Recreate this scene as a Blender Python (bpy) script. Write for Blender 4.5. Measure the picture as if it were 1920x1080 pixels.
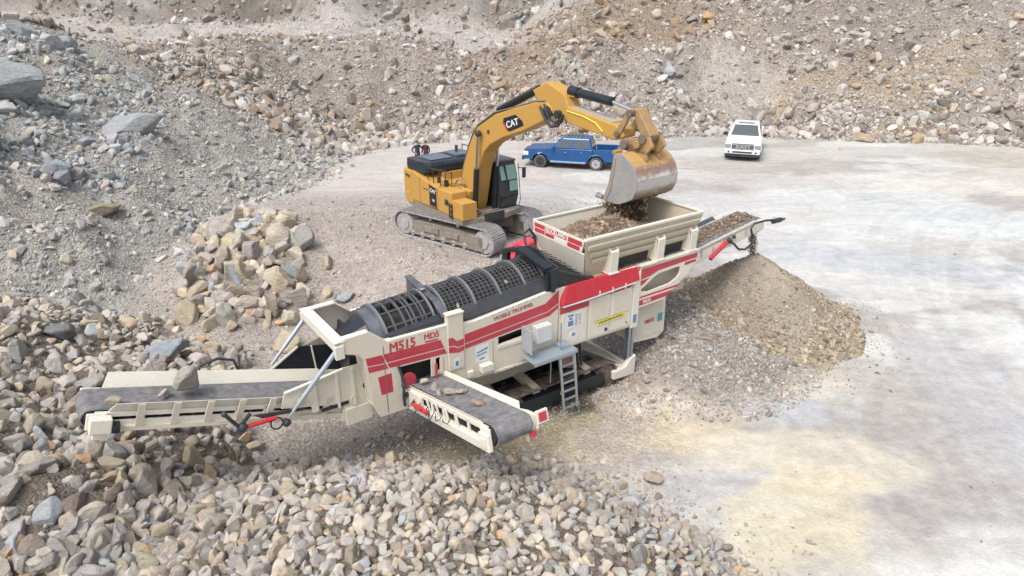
import bpy, bmesh, math, random
import numpy as np
from mathutils import Vector, Matrix, Euler
from mathutils.geometry import tessellate_polygon
R = math.radians
for o in list(bpy.data.objects): bpy.data.objects.remove(o, do_unlink=True)
SC = bpy.context.scene
COL = SC.collection

# ------------------------------------------------------------------ camera, sky, sun, exposure
cam = bpy.data.objects.new('camera', bpy.data.cameras.new('camera')); COL.objects.link(cam)
cam.location = (0, 0, 10); cam.rotation_euler = (R(67), 0, 0)
cam.data.sensor_width = 36; cam.data.lens = 24.06; cam.data.clip_end = 600; cam.data.clip_start = .1
SC.camera = cam
W = bpy.data.worlds.new('World'); SC.world = W; W.use_nodes = True
nt = W.node_tree; bg = nt.nodes['Background']; sky = nt.nodes.new('ShaderNodeTexSky')
sky.sky_type = 'NISHITA'; sky.sun_disc = False; sky.sun_elevation = R(58); sky.sun_rotation = R(215)
sky.air_density = 1.0; sky.dust_density = 6.0; sky.ozone_density = .6; sky.altitude = 300
hs_ = nt.nodes.new('ShaderNodeHueSaturation'); hs_.inputs['Saturation'].default_value = .5; nt.links.new(sky.outputs[0], hs_.inputs['Color']); nt.links.new(hs_.outputs[0], bg.inputs[0])  # overcast: cloud greys the blue out
bg.inputs[1].default_value = .15
sl = bpy.data.lights.new('sun', 'SUN'); sl.energy = 1.25; sl.angle = R(24); sl.color = (1, .97, .93)
sun = bpy.data.objects.new('sun', sl); COL.objects.link(sun)
az = R(215)   # compass: clockwise from +Y
sdir = Vector((math.sin(az)*math.cos(R(58)), math.cos(az)*math.cos(R(58)), math.sin(R(58))))
sun.rotation_euler = (-sdir).to_track_quat('-Z', 'Y').to_euler(); sun.location = (0, 0, 40)
SC.view_settings.view_transform = 'Standard'; SC.view_settings.look = 'None'
SC.view_settings.exposure = .61; SC.view_settings.gamma = 1
SC.render.engine = 'CYCLES'

# ------------------------------------------------------------------ helpers
def lin(c): return tuple(((x/255)/12.92 if x/255 <= .04045 else ((x/255+.055)/1.055)**2.4) for x in c)
def ap(r, g, b, k=.7): return tuple(k*x for x in lin((r, g, b)))
def nodes(m):
    m.use_nodes = True; t = m.node_tree; return t, t.nodes['Principled BSDF']
def N(t, typ, **kw):
    n = t.nodes.new(typ)
    for k, v in kw.items(): setattr(n, k, v)
    return n
def mixc(t, fac, a, b, typ='MIX'):
    n = t.nodes.new('ShaderNodeMix'); n.data_type = 'RGBA'; n.blend_type = typ
    for s, v in ((0, fac), (6, a), (7, b)):
        if isinstance(v, (int, float)): n.inputs[s].default_value = v
        elif isinstance(v, tuple): n.inputs[s].default_value = (*v[:3], 1)
        else: t.links.new(v, n.inputs[s])
    return n.outputs[2]
def paint(name, col, rough=.45, metal=0, dust=.25, dcol=(.36, .33, .29), scale=3., spec=.4, bump=.0):
    m = bpy.data.materials.new(name); t, p = nodes(m)
    tc = N(t, 'ShaderNodeTexCoord')
    n1 = N(t, 'ShaderNodeTexNoise'); n1.inputs['Scale'].default_value = scale; n1.inputs['Detail'].default_value = 8; n1.inputs['Roughness'].default_value = .65
    t.links.new(tc.outputs['Object'], n1.inputs['Vector'])
    r = N(t, 'ShaderNodeMapRange'); r.inputs[1].default_value = .40; r.inputs[2].default_value = .72; r.inputs[3].default_value = dust*.25; r.inputs[4].default_value = dust
    t.links.new(n1.outputs[0], r.inputs[0])
    n2 = N(t, 'ShaderNodeTexNoise'); n2.inputs['Scale'].default_value = scale*9; n2.inputs['Detail'].default_value = 3
    t.links.new(tc.outputs['Object'], n2.inputs['Vector'])
    c = mixc(t, r.outputs[0], col, dcol)
    n3 = N(t, 'ShaderNodeTexNoise'); n3.inputs['Scale'].default_value = scale*2.3; n3.inputs['Detail'].default_value = 10; n3.inputs['Roughness'].default_value = .8; t.links.new(tc.outputs['Object'], n3.inputs['Vector'])
    r3 = N(t, 'ShaderNodeMapRange'); r3.inputs[1].default_value = .56; r3.inputs[2].default_value = .66; r3.inputs[4].default_value = min(.75, dust*1.9); t.links.new(n3.outputs[0], r3.inputs[0])
    c = mixc(t, r3.outputs[0], c, tuple(.55*a+.45*b_ for a, b_ in zip(dcol, col)) if dust < .3 else dcol)
    r2 = N(t, 'ShaderNodeMapRange'); r2.inputs[3].default_value = .86; r2.inputs[4].default_value = 1.12; t.links.new(n2.outputs[0], r2.inputs[0])
    c2 = mixc(t, 1., c, (1, 1, 1), 'MULTIPLY')
    cr = N(t, 'ShaderNodeCombineColor')
    for i in range(3): t.links.new(r2.outputs[0], cr.inputs[i])
    t.links.new(cr.outputs[0], c2.node.inputs[7])
    t.links.new(c2, p.inputs['Base Color'])
    p.inputs['Roughness'].default_value = rough; p.inputs['Metallic'].default_value = metal
    p.inputs['Specular IOR Level'].default_value = spec
    if bump:
        b = N(t, 'ShaderNodeBump'); b.inputs['Strength'].default_value = bump; b.inputs['Distance'].default_value = .02
        t.links.new(n2.outputs[0], b.inputs['Height']); t.links.new(b.outputs[0], p.inputs['Normal'])
    return m
CREAM = paint('cream_paint', (.66, .61, .50), .42, dust=.22)
CREAMW = paint('pale_cream_paint', (.70, .67, .58), .42, dust=.18)
HOPC = paint('hopper_cream', (.50, .44, .33), .5, dust=.35, scale=2.)
REDP = paint('red_paint', (.50, .012, .03), .35, dust=.10)
REDS = paint('red_stripe', (.47, .03, .055), .45, dust=.14)
WHT = paint('white_decal', (.72, .72, .72), .45, dust=.1)
BLUED = paint('blue_decal', (.10, .22, .42), .5, dust=.1)
YELD = paint('yellow_decal', (.75, .68, .06), .5, dust=.1)
BLK = paint('black_steel', (.022, .026, .032), .5, dust=.22, dcol=(.16, .16, .16))
BLKP = paint('black_gloss', (.012, .016, .022), .3, dust=.1, dcol=(.12, .13, .14))
DRUM = paint('drum_steel', (.065, .07, .08), .6, .2, dust=.35, dcol=(.2, .19, .18))
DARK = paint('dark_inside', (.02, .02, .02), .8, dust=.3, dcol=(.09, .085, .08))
GALV = paint('galvanised', (.42, .47, .52), .38, .75, dust=.2)
STEEL = paint('worn_steel', (.34, .33, .33), .4, .7, dust=.4, dcol=(.33, .29, .24))
CHROME = paint('chrome_rod', (.72, .73, .75), .16, 1., dust=.05)
BELT = paint('belt_rubber', (.08, .08, .088), .8, dust=.8, dcol=(.30, .295, .29), scale=6, bump=.3)
YEL = paint('digger_yellow', (.52, .28, .045), .48, dust=.38, dcol=(.34, .26, .16))
YELW = paint('worn_digger_yellow', (.44, .27, .09), .6, dust=.9, dcol=(.22, .16, .12), scale=4)
TRK = paint('track_steel', (.30, .29, .29), .65, .1, dust=.9, dcol=(.48, .46, .46), scale=6)
TRKD = paint('track_frame', (.17, .15, .12), .75, dust=.85, dcol=(.30, .27, .23), scale=5)
RUBB = paint('tyre_rubber', (.03, .03, .031), .8, dust=.7, dcol=(.22, .21, .20))
BLUEC = paint('blue_car_paint', (.006, .085, .27), .22, .25, dust=.1, dcol=(.25, .28, .32), spec=.6)
WHTC = paint('white_car_paint', (.78, .79, .80), .22, dust=.05, spec=.6)
GLS = paint('tinted_glass', (.03, .045, .055), .06, dust=.05, spec=.9)
GREENG = paint('green_tint_glass', (.20, .36, .31), .08, dust=.08, spec=.9)
LAMP = paint('lamp_glass', (.75, .77, .78), .12, .2, dust=.03)
REDL = paint('red_lamp', (.45, .02, .03), .2, dust=.05)
SKIN = paint('skin', (.45, .26, .18), .6, dust=.03)
NAVY = paint('navy_cloth', (.018, .024, .05), .85, dust=.1)
MAROON = paint('maroon_cloth', (.04, .012, .02), .85, dust=.1)
DENIM = paint('denim', (.06, .09, .16), .85, dust=.1)
HAIR = paint('dark_hair', (.03, .02, .015), .7, dust=.05)

def newobj(name, me, mat=None, parent=None):
    o = bpy.data.objects.new(name, me); COL.objects.link(o)
    if mat: me.materials.append(mat)
    if parent: o.parent = parent
    return o
def tag(o, label=None, cat=None, group=None, kind=None):
    if label: o['label'] = label
    if cat: o['category'] = cat
    if group: o['group'] = group
    if kind: o['kind'] = kind
    return o
def empty(name, loc, rz, label, cat, group=None):
    o = bpy.data.objects.new(name, None); COL.objects.link(o); o.location = loc; o.rotation_euler = (0, 0, rz)
    o.empty_display_size = .3
    return tag(o, label, cat, group)
class MB:
    def __init__(s): s.v = []; s.f = []
    def add(s, vs, fs):
        n = len(s.v); s.v += [tuple(v) for v in vs]; s.f += [tuple(i+n for i in f) for f in fs]; return s
    def hexa(s, p): return s.add(p, [(0, 3, 2, 1), (4, 5, 6, 7), (0, 1, 5, 4), (1, 2, 6, 5), (2, 3, 7, 6), (3, 0, 4, 7)])
    def box(s, x0, x1, y0, y1, z0, z1):
        return s.hexa([(x0, y0, z0), (x1, y0, z0), (x1, y1, z0), (x0, y1, z0), (x0, y0, z1), (x1, y0, z1), (x1, y1, z1), (x0, y1, z1)])
    def beam(s, p, q, w, h, up=(0, 0, 1)):
        p = Vector(p); q = Vector(q); d = (q-p).normalized(); u = Vector(up); sd = d.cross(u)
        if sd.length < 1e-4: sd = d.cross(Vector((1, 0, 0)))
        sd.normalize(); u = sd.cross(d); a = sd*w/2; b = u*h/2
        return s.hexa([p-a-b, p+a-b, p+a+b, p-a+b, q-a-b, q+a-b, q+a+b, q-a+b])
    def tube(s, pts, r, n=8, closed=False):
        pts = [Vector(p) for p in pts]; m = len(pts); rs = r if isinstance(r, (list, tuple)) else [r]*m
        vs = []; fs = []; prev = None
        for i, p in enumerate(pts):
            if closed: d = pts[(i+1) % m]-pts[i-1]
            else: d = pts[min(i+1, m-1)]-pts[max(i-1, 0)]
            d.normalize()
            if prev is None:
                a = d.cross(Vector((0, 0, 1)))
                if a.length < .1: a = d.cross(Vector((1, 0, 0)))
            else: a = prev-d*prev.dot(d)
            a.normalize(); prev = a; b = d.cross(a)
            for k in range(n):
                t = 2*math.pi*k/n; vs.append(p+(a*math.cos(t)+b*math.sin(t))*rs[i])
        for i in range(m if closed else m-1):
            j = (i+1) % m
            for k in range(n): fs.append((i*n+k, i*n+(k+1) % n, j*n+(k+1) % n, j*n+k))
        if not closed: fs += [tuple(range(n))[::-1], tuple((m-1)*n+k for k in range(n))]
        return s.add(vs, fs)
    def cyl(s, p, q, r, n=16, r2=None): return s.tube([p, q], [r, r if r2 is None else r2], n)
    def ringband(s, c, ax, ri, ro, w, n=40):   # flat hoop
        c = Vector(c); ax = Vector(ax).normalized(); a = ax.cross(Vector((0, 0, 1)))
        if a.length < .1: a = Vector((1, 0, 0))
        a.normalize(); b = ax.cross(a); vs = []; fs = []
        for k in range(n):
            t = 2*math.pi*k/n; d = a*math.cos(t)+b*math.sin(t)
            vs += [c+d*ri-ax*w/2, c+d*ro-ax*w/2, c+d*ro+ax*w/2, c+d*ri+ax*w/2]
        for k in range(n):
            j = (k+1) % n
            for e in range(4): fs.append((k*4+e, k*4+(e+1) % 4, j*4+(e+1) % 4, j*4+e))
        return s.add(vs, fs)
    def plate(s, outer, a, b, holes=(), ax='xz'):
        loops = [list(outer)]+[list(h) for h in holes]
        flat = [p for l in loops for p in l]
        tri = tessellate_polygon([[Vector((p[0], p[1], 0)) for p in l] for l in loops])
        def P(p, t): return (p[0], t, p[1]) if ax == 'xz' else ((t, p[0], p[1]) if ax == 'yz' else (p[0], p[1], t))
        n = len(flat); vs = [P(p, a) for p in flat]+[P(p, b) for p in flat]
        fs = [tuple(t) for t in tri]+[tuple(i+n for i in t[::-1]) for t in tri]; k = 0
        for l in loops:
            m = len(l)
            for i in range(m): fs.append((k+i, k+(i+1) % m, n+k+(i+1) % m, n+k+i))
            k += m
        return s.add(vs, fs)
    def ball(s, c, r, n=8, sc=(1, 1, 1)):
        vs = []; fs = []
        for i in range(1, n):
            for k in range(2*n):
                t = math.pi*i/n; u = math.pi*k/n
                vs.append((c[0]+r*sc[0]*math.sin(t)*math.cos(u), c[1]+r*sc[1]*math.sin(t)*math.sin(u), c[2]+r*sc[2]*math.cos(t)))
        m = 2*n; vs += [(c[0], c[1], c[2]+r*sc[2]), (c[0], c[1], c[2]-r*sc[2])]; T = len(vs)-2
        for i in range(n-2):
            for k in range(m): fs.append((i*m+k, i*m+(k+1) % m, (i+1)*m+(k+1) % m, (i+1)*m+k))
        for k in range(m): fs += [(T, (k+1) % m, k), (T+1, (n-2)*m+k, (n-2)*m+(k+1) % m)]
        return s.add(vs, fs)
    def xf(s, M): s.v = [tuple(M @ Vector(v)) for v in s.v]; return s
    def build(s, name, mat, parent=None, bevel=0, smooth=False):
        me = bpy.data.meshes.new(name); me.from_pydata(s.v, [], s.f)
        bm = bmesh.new(); bm.from_mesh(me); bmesh.ops.recalc_face_normals(bm, faces=bm.faces); bm.to_mesh(me); bm.free()
        o = newobj(name, me, mat, parent)
        if bevel:
            b = o.modifiers.new('bevel', 'BEVEL'); b.width = bevel; b.segments = 2; b.limit_method = 'ANGLE'; b.angle_limit = R(40)
        if smooth:
            for p in me.polygons: p.use_smooth = True
            try: me.set_sharp_from_angle(angle=R(35))
            except Exception: pass
        return o
def each(m, name, mat, parent, bevel=0, smooth=False):   # every connected piece becomes its own part
    par = list(range(len(m.v)))
    def fd(a):
        while par[a] != a: par[a] = par[par[a]]; a = par[a]
        return a
    for f in m.f:
        for i in f[1:]: par[fd(i)] = fd(f[0])
    gr = {}
    for f in m.f: gr.setdefault(fd(f[0]), []).append(f)
    out = []
    for fs in gr.values():
        us = sorted({i for f in fs for i in f}); mp = {u: k for k, u in enumerate(us)}; q = MB(); q.add([m.v[u] for u in us], [tuple(mp[i] for i in f) for f in fs]); out.append(q.build(name, mat, parent, bevel, smooth))
    return out
def txt(name, s, size, loc, rot, mat, parent, ext=.003, off=0., sx=1., bold=.06):
    cu = bpy.data.curves.new(name, 'FONT'); cu.body = s; cu.size = size; cu.extrude = ext; cu.align_x = 'CENTER'; cu.align_y = 'CENTER'
    t = bpy.data.objects.new(name, cu); COL.objects.link(t)
    dg = bpy.context.evaluated_depsgraph_get(); me = bpy.data.meshes.new_from_object(t.evaluated_get(dg))
    bpy.data.objects.remove(t, do_unlink=True); V = [v.co.copy() for v in me.vertices]; F = [tuple(p.vertices) for p in me.polygons]; VV = []; FF = []
    for k, (dx, dy) in enumerate(((-.5, 0), (.5, 0), (0, .35), (0, -.35))): FF += [tuple(i+len(VV) for i in f) for f in F]; VV += [v+Vector((dx*bold*size, dy*bold*size, k*.0004)) for v in V]
    me = bpy.data.meshes.new(name); me.from_pydata(VV, [], FF)
    o = newobj(name, me, mat, parent); o.location = loc; o.rotation_euler = rot; o.scale = (sx, 1, 1)
    return o
FRONT = (R(90), 0, 0)

# ------------------------------------------------------------------ terrain height (metres), numpy
def hsh(i, j, s): 
    n = (i.astype(np.int64)*374761393 + j.astype(np.int64)*668265263 + s*2147483647) & 0xffffffff
    n = ((n ^ (n >> 13))*1274126177) & 0xffffffff
    return ((n ^ (n >> 16)) & 0xffff)/65535.
def vn(x, y, s=0):
    i = np.floor(x); j = np.floor(y); u = x-i; v = y-j; u = u*u*(3-2*u); v = v*v*(3-2*v)
    a = hsh(i, j, s); b = hsh(i+1, j, s); c = hsh(i, j+1, s); d = hsh(i+1, j+1, s)
    return (a*(1-u)+b*u)*(1-v)+(c*(1-u)+d*u)*v
def fbm(x, y, f, o=4, s=0):
    t = 0; a = .5; w = 0
    for k in range(o): t = t+a*vn(x*f+17.3*k, y*f-9.1*k, s+k); w += a; a *= .5; f *= 2.03
    return t/w-.5
def ss(a, b, x): t = np.clip((x-a)/(b-a), 0, 1); return t*t*(3-2*t)
def sdist(x, y, poly):   # + outside, - inside
    d = np.full(x.shape, 1e9); ins = np.zeros(x.shape, bool); n = len(poly)
    for i in range(n):
        ax, ay = poly[i]; bx, by = poly[(i+1) % n]; ex, ey = bx-ax, by-ay
        t = np.clip(((x-ax)*ex+(y-ay)*ey)/(ex*ex+ey*ey), 0, 1)
        d = np.minimum(d, (x-ax-t*ex)**2+(y-ay-t*ey)**2)
        c = ((ay > y) != (by > y)); 
        if by != ay: ins ^= c & (x < (bx-ax)*(y-ay)/(by-ay)+ax)
    d = np.sqrt(d); return np.where(ins, -d, d)
TOE = [(120, 40), (60, 47), (37.3, 50.2), (30, 52.3), (24, 52.6), (19.9, 53.8), (16, 54.6), (12, 54.1), (6, 53), (1.6, 52.6), (-3, 53.3), (-7, 52), (-10.2, 50), (-11.8, 46.5), (-11.5, 41), (-12.3, 35), (-13.4, 31), (-13.4, 26), (-13.2, 22), (-14.5, 18), (-16, 13), (-17, 6), (-17, -40), (120, -40)]
FINE = [(-6.6, 12.6), (-5.2, 12.9), (-3.3, 13.15), (-1.6, 13.0), (-.1, 13.2), (1.0, 12.9), (1.8, 12.5), (2.6, 12.0), (3.2, 11.3), (3.9, 10.4), (4.5, 9.6), (5.2, 8), (5, 2), (-12, 2), (-12, 8)]
CONES = [(-8.3, 9.6, 2.35, .62), (-12.6, 11.2, 2.3, .5), (-14.5, 16, 2.2, .45), (-10.8, 15.2, 1.15, .33), (-8.2, 12.0, 1.5, .6), (-12, 7, 2.2, .5)]
def wobble(x, y, s): return fbm(x, y, .35, 3, s)*1.6
def seg(x, y, ax, ay, bx, by):
    ex, ey = bx-ax, by-ay; t = np.clip(((x-ax)*ex+(y-ay)*ey)/(ex*ex+ey*ey), 0, 1)
    return np.hypot(x-ax-t*ex, y-ay-t*ey)
def hill(x, y):
    d = sdist(x, y, TOE)+wobble(x, y, 3)
    wl = ss(-9, -13, x)*ss(50, 44, y)
    k = .72*(1-wl)+.5*wl+.06*ss(15, 30, x)
    dd = np.maximum(d, 0); z = k*(np.sqrt(dd*dd+1.5)-1.22)
    z = np.maximum(z, 0)
    capL = 8.2+.05*dd                                   # mound at the left
    z = np.where(wl > .5, -np.log(np.exp(-z*1.5)+np.exp(-capL*1.5))/1.5, z)
    wb = ss(7, -4, x-(y-60)*.25)*(1-wl)                      # bench high on the left part of the back wall
    cap = 6.3+.07*np.maximum(y-62, 0)+np.maximum(y-(77+5*fbm(x, y*0, .12, 2, 31)), 0)*2.2
    zc = -np.log(np.exp(-np.minimum(z, 40)*1.5)+np.exp(-np.minimum(cap, 40)*1.5))/1.5
    z = z*(1-wb)+zc*wb
    z = np.minimum(z, 24+0*z)
    a = ss(0, 4, d)
    z = z+a*(fbm(x, y, .18, 4, 5)*2.6+fbm(x, y, .7, 4, 9)*1.0)
    z = z+a*ss(76, 79, y)*ss(4, -4, x-(y-60)*.25)*(np.abs(fbm(x*1.4, y*.3, .35, 4, 14))*3)
    gul = np.sin((x*.9+fbm(x, y, .1, 2, 12)*14))*.22*ss(2, 8, d)*ss(0, 12, x)
    return np.where(d > 0, np.maximum(z+gul, 0), 0), d
def piles(x, y):
    z = np.zeros(x.shape)
    for cx, cy, h, k in CONES:
        z = np.maximum(z, h+.25-np.sqrt((k*np.hypot(x-cx, y-cy))**2+.06)+.5*fbm(x, y, .6, 3, 21))
    df = -(sdist(x, y, FINE)+wobble(x, y, 40)*.35)
    z2 = np.clip(df*.55, 0, 1.25)+ss(0, 2, df)*(fbm(x, y, .5, 3, 23)*.45)
    return np.maximum(z, z2), z, z2
def bench(x, y):
    rp = 1.25*ss(41, 29, y)*ss(24, 27, y)*ss(5.5, 1.0, x)*ss(-15, -11, x)
    d = seg(x, y, -4.6, 28.0, 1.0, 24.4); b = 1.35*ss(6.6, 3.0, d)
    d2 = seg(x, y, -9.5, 27, -4.6, 28.0); b2 = 1.1*ss(6.2, 2.2, d2)
    return np.maximum(np.maximum(b, b2), rp)
def heap(x, y):
    a = .9*ss(3.2, .3, seg(x, y, 5.2, 20.6, 5.9, 17.6)+.8*fbm(x, y, .7, 2, 51))
    b = .45*ss(3.0, .2, seg(x, y, -10.4, 26.0, -9.0, 21.4)+.6*fbm(x, y, .7, 2, 52))   # ground swells under the tan boulders
    return np.maximum(a, b)
def height(x, y):
    x = np.asarray(x, float); y = np.asarray(y, float)
    hz, d = hill(x, y); p, _, _ = piles(x, y)
    z = np.maximum(np.maximum(hz, p), np.maximum(bench(x, y), 0)+heap(x, y))
    z = z+.05*fbm(x, y, .5, 3, 60)+.02*fbm(x, y, 2.2, 2, 61)
    return z
def h1(x, y): return float(height(np.array([x]), np.array([y]))[0])

# ------------------------------------------------------------------ ground colour: patches of dust, clay and rock, gap shade painted under heaps (world coordinates)
def lerp(c, col, m): 
    m = np.clip(m, 0, 1)[..., None]; return c*(1-m)+np.array(col)*m
def blob(x, y, cx, cy, rx, ry, rot, s, soft=.5):
    a = R(rot); u = (x-cx)*math.cos(a)+(y-cy)*math.sin(a); v = -(x-cx)*math.sin(a)+(y-cy)*math.cos(a)
    d = np.hypot(u/rx, v/ry)+fbm(x, y, 1.1/min(rx, ry)**.5, 5, s)*1.3
    return ss(1+soft*.5, 1-soft*.5, d)
PATHS = [([(11.2, 8), (11.8, 12), (12.2, 16), (13.4, 21), (16, 27), (20, 33), (27, 39)], .9), ([(14.4, 9), (14.6, 14), (15.6, 19), (18.5, 25), (23, 30), (32, 35)], .95), ([(8.8, 9), (9.4, 12.5), (10.4, 15.2), (12.6, 17.6)], .85),
    ([(4, 34), (9, 33.5), (15, 35), (22, 38), (30, 42)], .9), ([(-9, 34), (-4, 36), (2, 37), (9, 37.5), (16, 40)], .9), ([(20, 20), (20.5, 25), (24, 31), (30, 36), (38, 41)], .9)]
def tracks(x, y):
    out = np.zeros(x.shape)
    for k, (pts, g) in enumerate(PATHS):
        P = []
        for i in range(len(pts)-1):
            p0 = pts[max(i-1, 0)]; p1 = pts[i]; p2 = pts[i+1]; p3 = pts[min(i+2, len(pts)-1)]
            for t in np.linspace(0, 1, 6)[:-1]: P.append(tuple(.5*(2*p1[q]+(p2[q]-p0[q])*t+(2*p0[q]-5*p1[q]+4*p2[q]-p3[q])*t*t+(3*p1[q]-p0[q]-3*p2[q]+p3[q])*t**3) for q in (0, 1)))
        P.append(pts[-1]); best = np.full(x.shape, 1e9); sd = np.zeros(x.shape); al = np.zeros(x.shape); L0 = 0
        for (ax, ay), (bx, by) in zip(P[:-1], P[1:]):
            ex, ey = bx-ax, by-ay; l = math.hypot(ex, ey); t = np.clip(((x-ax)*ex+(y-ay)*ey)/(l*l), 0, 1); dx = x-ax-t*ex; dy = y-ay-t*ey; dd = dx*dx+dy*dy; m_ = dd < best
            best = np.where(m_, dd, best); sd = np.where(m_, np.sign(ex*dy-ey*dx)*np.sqrt(dd), sd); al = np.where(m_, L0+t*l, al); L0 += l
        w = np.abs(np.abs(sd)-g); band = ss(.30, .18, w)*(.6+.4*np.sin(al*14)*np.sign(sd)); rim_ = ss(.14, .05, np.abs(w-.34)); wear = np.clip(.75+2.2*fbm(x, y, .4, 3, 300+k), 0, 1)*ss(0, 1.5, al)*ss(0, 1.5, L0-al)
        out = np.where(np.abs(sd) < 1.8, out+(band-rim_*.9)*wear, out)
    return out
def gcol(x, y):
    hz, d = hill(x, y); c = np.zeros(x.shape+(3,))+np.array(ap(196, 187, 180))
    n = fbm(x, y, .25, 5, 70); n2 = fbm(x, y, .9, 4, 71)
    c = lerp(c, ap(186, 176, 166), ss(0, .25, n)*.7)
    c = lerp(c, ap(216, 212, 208), ss(26, 40, y)*.75)                        # dry compacted yard by the vehicles
    w = ss(0, 2.5, x-(4.2-.12*np.maximum(y-24, 0)-2.4*ss(17.5, 15.5, y))+n*6)         # pale dust, right side
    c = lerp(c, ap(212, 210, 204), w*.9)
    c = lerp(c, ap(186, 183, 179), w*ss(-.01, .09, fbm(x*.7+y*.5, y*1.3-x*.3, .16, 6, 73))*.75)
    c = lerp(c, ap(226, 228, 226), w*ss(.02, .10, fbm(x*.6+y*.4, y*1.5-x*.3, .22, 6, 74))*.85)
    c = lerp(c, ap(226, 228, 229), blob(x, y, 9, 33, 12, 4.5, -12, 72)*.6)
    for cx, cy, rx, ry, ro, s, cl, st in [
        (9.6, 17.6, 3.2, 1.3, -40, 80, (194, 189, 183), .7), (11.0, 14.6, 1.2, 1.0, 0, 180, (196, 192, 188), .4), (12.6, 16.0, 1.5, 4.2, -18, 81, (196, 196, 197), .8),
        (16.5, 26.0, 5.5, 1.6, -20, 82, (205, 209, 213), .85), (22, 33, 9, 2.2, -25, 83, (214, 218, 220), .7),
        (20, 22, 1.4, 5, -10, 84, (198, 202, 206), .8), (13.0, 11.5, 1.2, 4.5, -12, 85, (204, 207, 211), .8), (16.8, 15, 1.5, 6, -8, 86, (206, 209, 212), .7),
        (14.8, 13, .8, 8, -14, 95, (232, 234, 235), .8), (18.5, 19.5, 1.0, 7, -12, 96, (232, 234, 235), .75), (24, 30, 5, 1.4, -25, 97, (230, 236, 235), .7),
        (24, 39, 8, 2.0, -8, 87, (230, 229, 220), .7), (33, 46, 4, 3, 0, 88, (196, 186, 172), .6), (14, 40, 7, 1.6, -10, 98, (212, 208, 205), .7),
        (5.2, 16.0, 4.0, 1.1, 8, 89, (236, 226, 200), .7), (3.2, 14.3, 2.6, .9, 10, 90, (228, 212, 180), .7), (6.6, 13.4, 2.6, 1.3, -5, 91, (230, 223, 204), .75),
        (6.0, 11.5, 1.8, 1.6, 20, 92, (232, 222, 192), .7), (7.2, 15.4, 1.4, .7, -8, 93, (196, 198, 202), .85), (4.4, 12.3, 1.4, .5, 18, 94, (200, 201, 203), .8),
        (2.4, 14.2, 1.0, .9, 0, 99, (196, 190, 180), .7), (-2.4, 13.6, 3.2, 1.1, 5, 100, (160, 152, 138), .9), (-.2, 13.9, 1.7, .8, 10, 101, (180, 168, 136), .6),
        (-4.6, 13.9, 1.6, 1.4, 0, 102, (172, 166, 158), .8), (2.3, 16.6, .9, .7, 30, 103, (190, 182, 150), .5), (1.5, 15.0, 1.0, .5, 20, 107, (184, 178, 142), .7), (.8, 16.6, 2.2, 1.3, 35, 108, (112, 108, 84), .9),  # last entry: dark olive patch under the machine
        (4.5, 17.6, 2.2, 1.2, 40, 104, (176, 162, 140), .8), (8, 45, 12, 2.5, -5, 105, (208, 200, 192), .6), (-8, 39, 3.5, 6, -35, 106, (222, 214, 208), .6)]:
        c = lerp(c, ap(*cl), blob(x, y, cx, cy, rx, ry, ro, s)*st)
    # hills
    hc = np.zeros(c.shape)+np.array(ap(188, 180, 173))
    hc = lerp(hc, ap(192, 180, 166), ss(-.05, .2, fbm(x, y, .12, 4, 110)))
    hc = lerp(hc, ap(170, 161, 153), ss(-.02, .18, fbm(x, y, .45, 5, 111))*.75)
    hc = lerp(hc, ap(166, 148, 128), ss(.0, .22, fbm(x, y, .1, 4, 112)*.8+.27*np.exp(-((x-10)/13)**2-((y-66)/6)**2)-.07)*.6)
    for cx, cy, rx, ry, ro, s, cl, st in [(19, 60, 3.6, 3.2, 20, 120, (206, 200, 192), .9), (23, 58.5, 2, 2, 0, 121, (216, 206, 190), .8), (30, 58, 9, 2.5, 5, 122, (198, 182, 158), .8),
        (32, 66, 10, 4, 0, 123, (166, 158, 150), .7), (6, 72, 9, 3.0, 25, 124, (206, 204, 206), .9), (14, 59, 2, 4, 10, 125, (190, 186, 184), .7), (-3, 60, 5, 5, 60, 126, (188, 172, 160), .7)]:
        hc = lerp(hc, ap(*cl), blob(x, y, cx, cy, rx, ry, ro, s)*st)
    left = ss(-9.5, -12.5, x+fbm(x, y, .3, 3, 130)*4)*ss(46, 36, y+x*.3)
    hc = lerp(hc, ap(188, 186, 180), left); hc = lerp(hc, ap(204, 200, 186), left*ss(0, .2, fbm(x, y*.4, .35, 3, 131))*ss(30, 20, y))
    led = ss(7, -4, x-(y-60)*.25)*ss(63, 65, y)*(1-ss(76, 78, y))
    hc = lerp(hc, ap(212, 206, 202), led)
    strat = fbm(x*.35, y*0+hz*1.0, .9, 4, 140)
    cliff = ss(7, -4, x-(y-60)*.25)*ss(76.5, 78, y)
    hc = lerp(hc, ap(172, 168, 162), cliff); hc = lerp(hc, ap(140, 128, 112), cliff*ss(0, .2, strat)*.8); hc = lerp(hc, ap(204, 204, 204), cliff*ss(0, .25, -strat)*.8)
    c = lerp(c, (0, 0, 0), 0*hz); m = ss(-.3, .8, d)[..., None]; c = c*(1-m)+hc*m
    p, pz, pf = piles(x, y); c = lerp(c, ap(140, 132, 122), ss(.02, .25, p))  # heap ground darkened to stand for shade in the gaps between rocks
    b = heap(x, y); c = lerp(c, ap(178, 171, 164), ss(.03, .3, b))
    tr = np.abs(fbm(x*1.0+y*.25, y*.18, .30, 3, 150)); c = c*(1-.06*ss(.03, 0, tr)*ss(0, 4, x))[..., None]
    tk = tracks(x, y)[..., None]; c = c*(1-.085*np.clip(tk, 0, 1)+.04*np.clip(-tk, 0, 1))
    return c*(1+.10*n2)[..., None]

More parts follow.
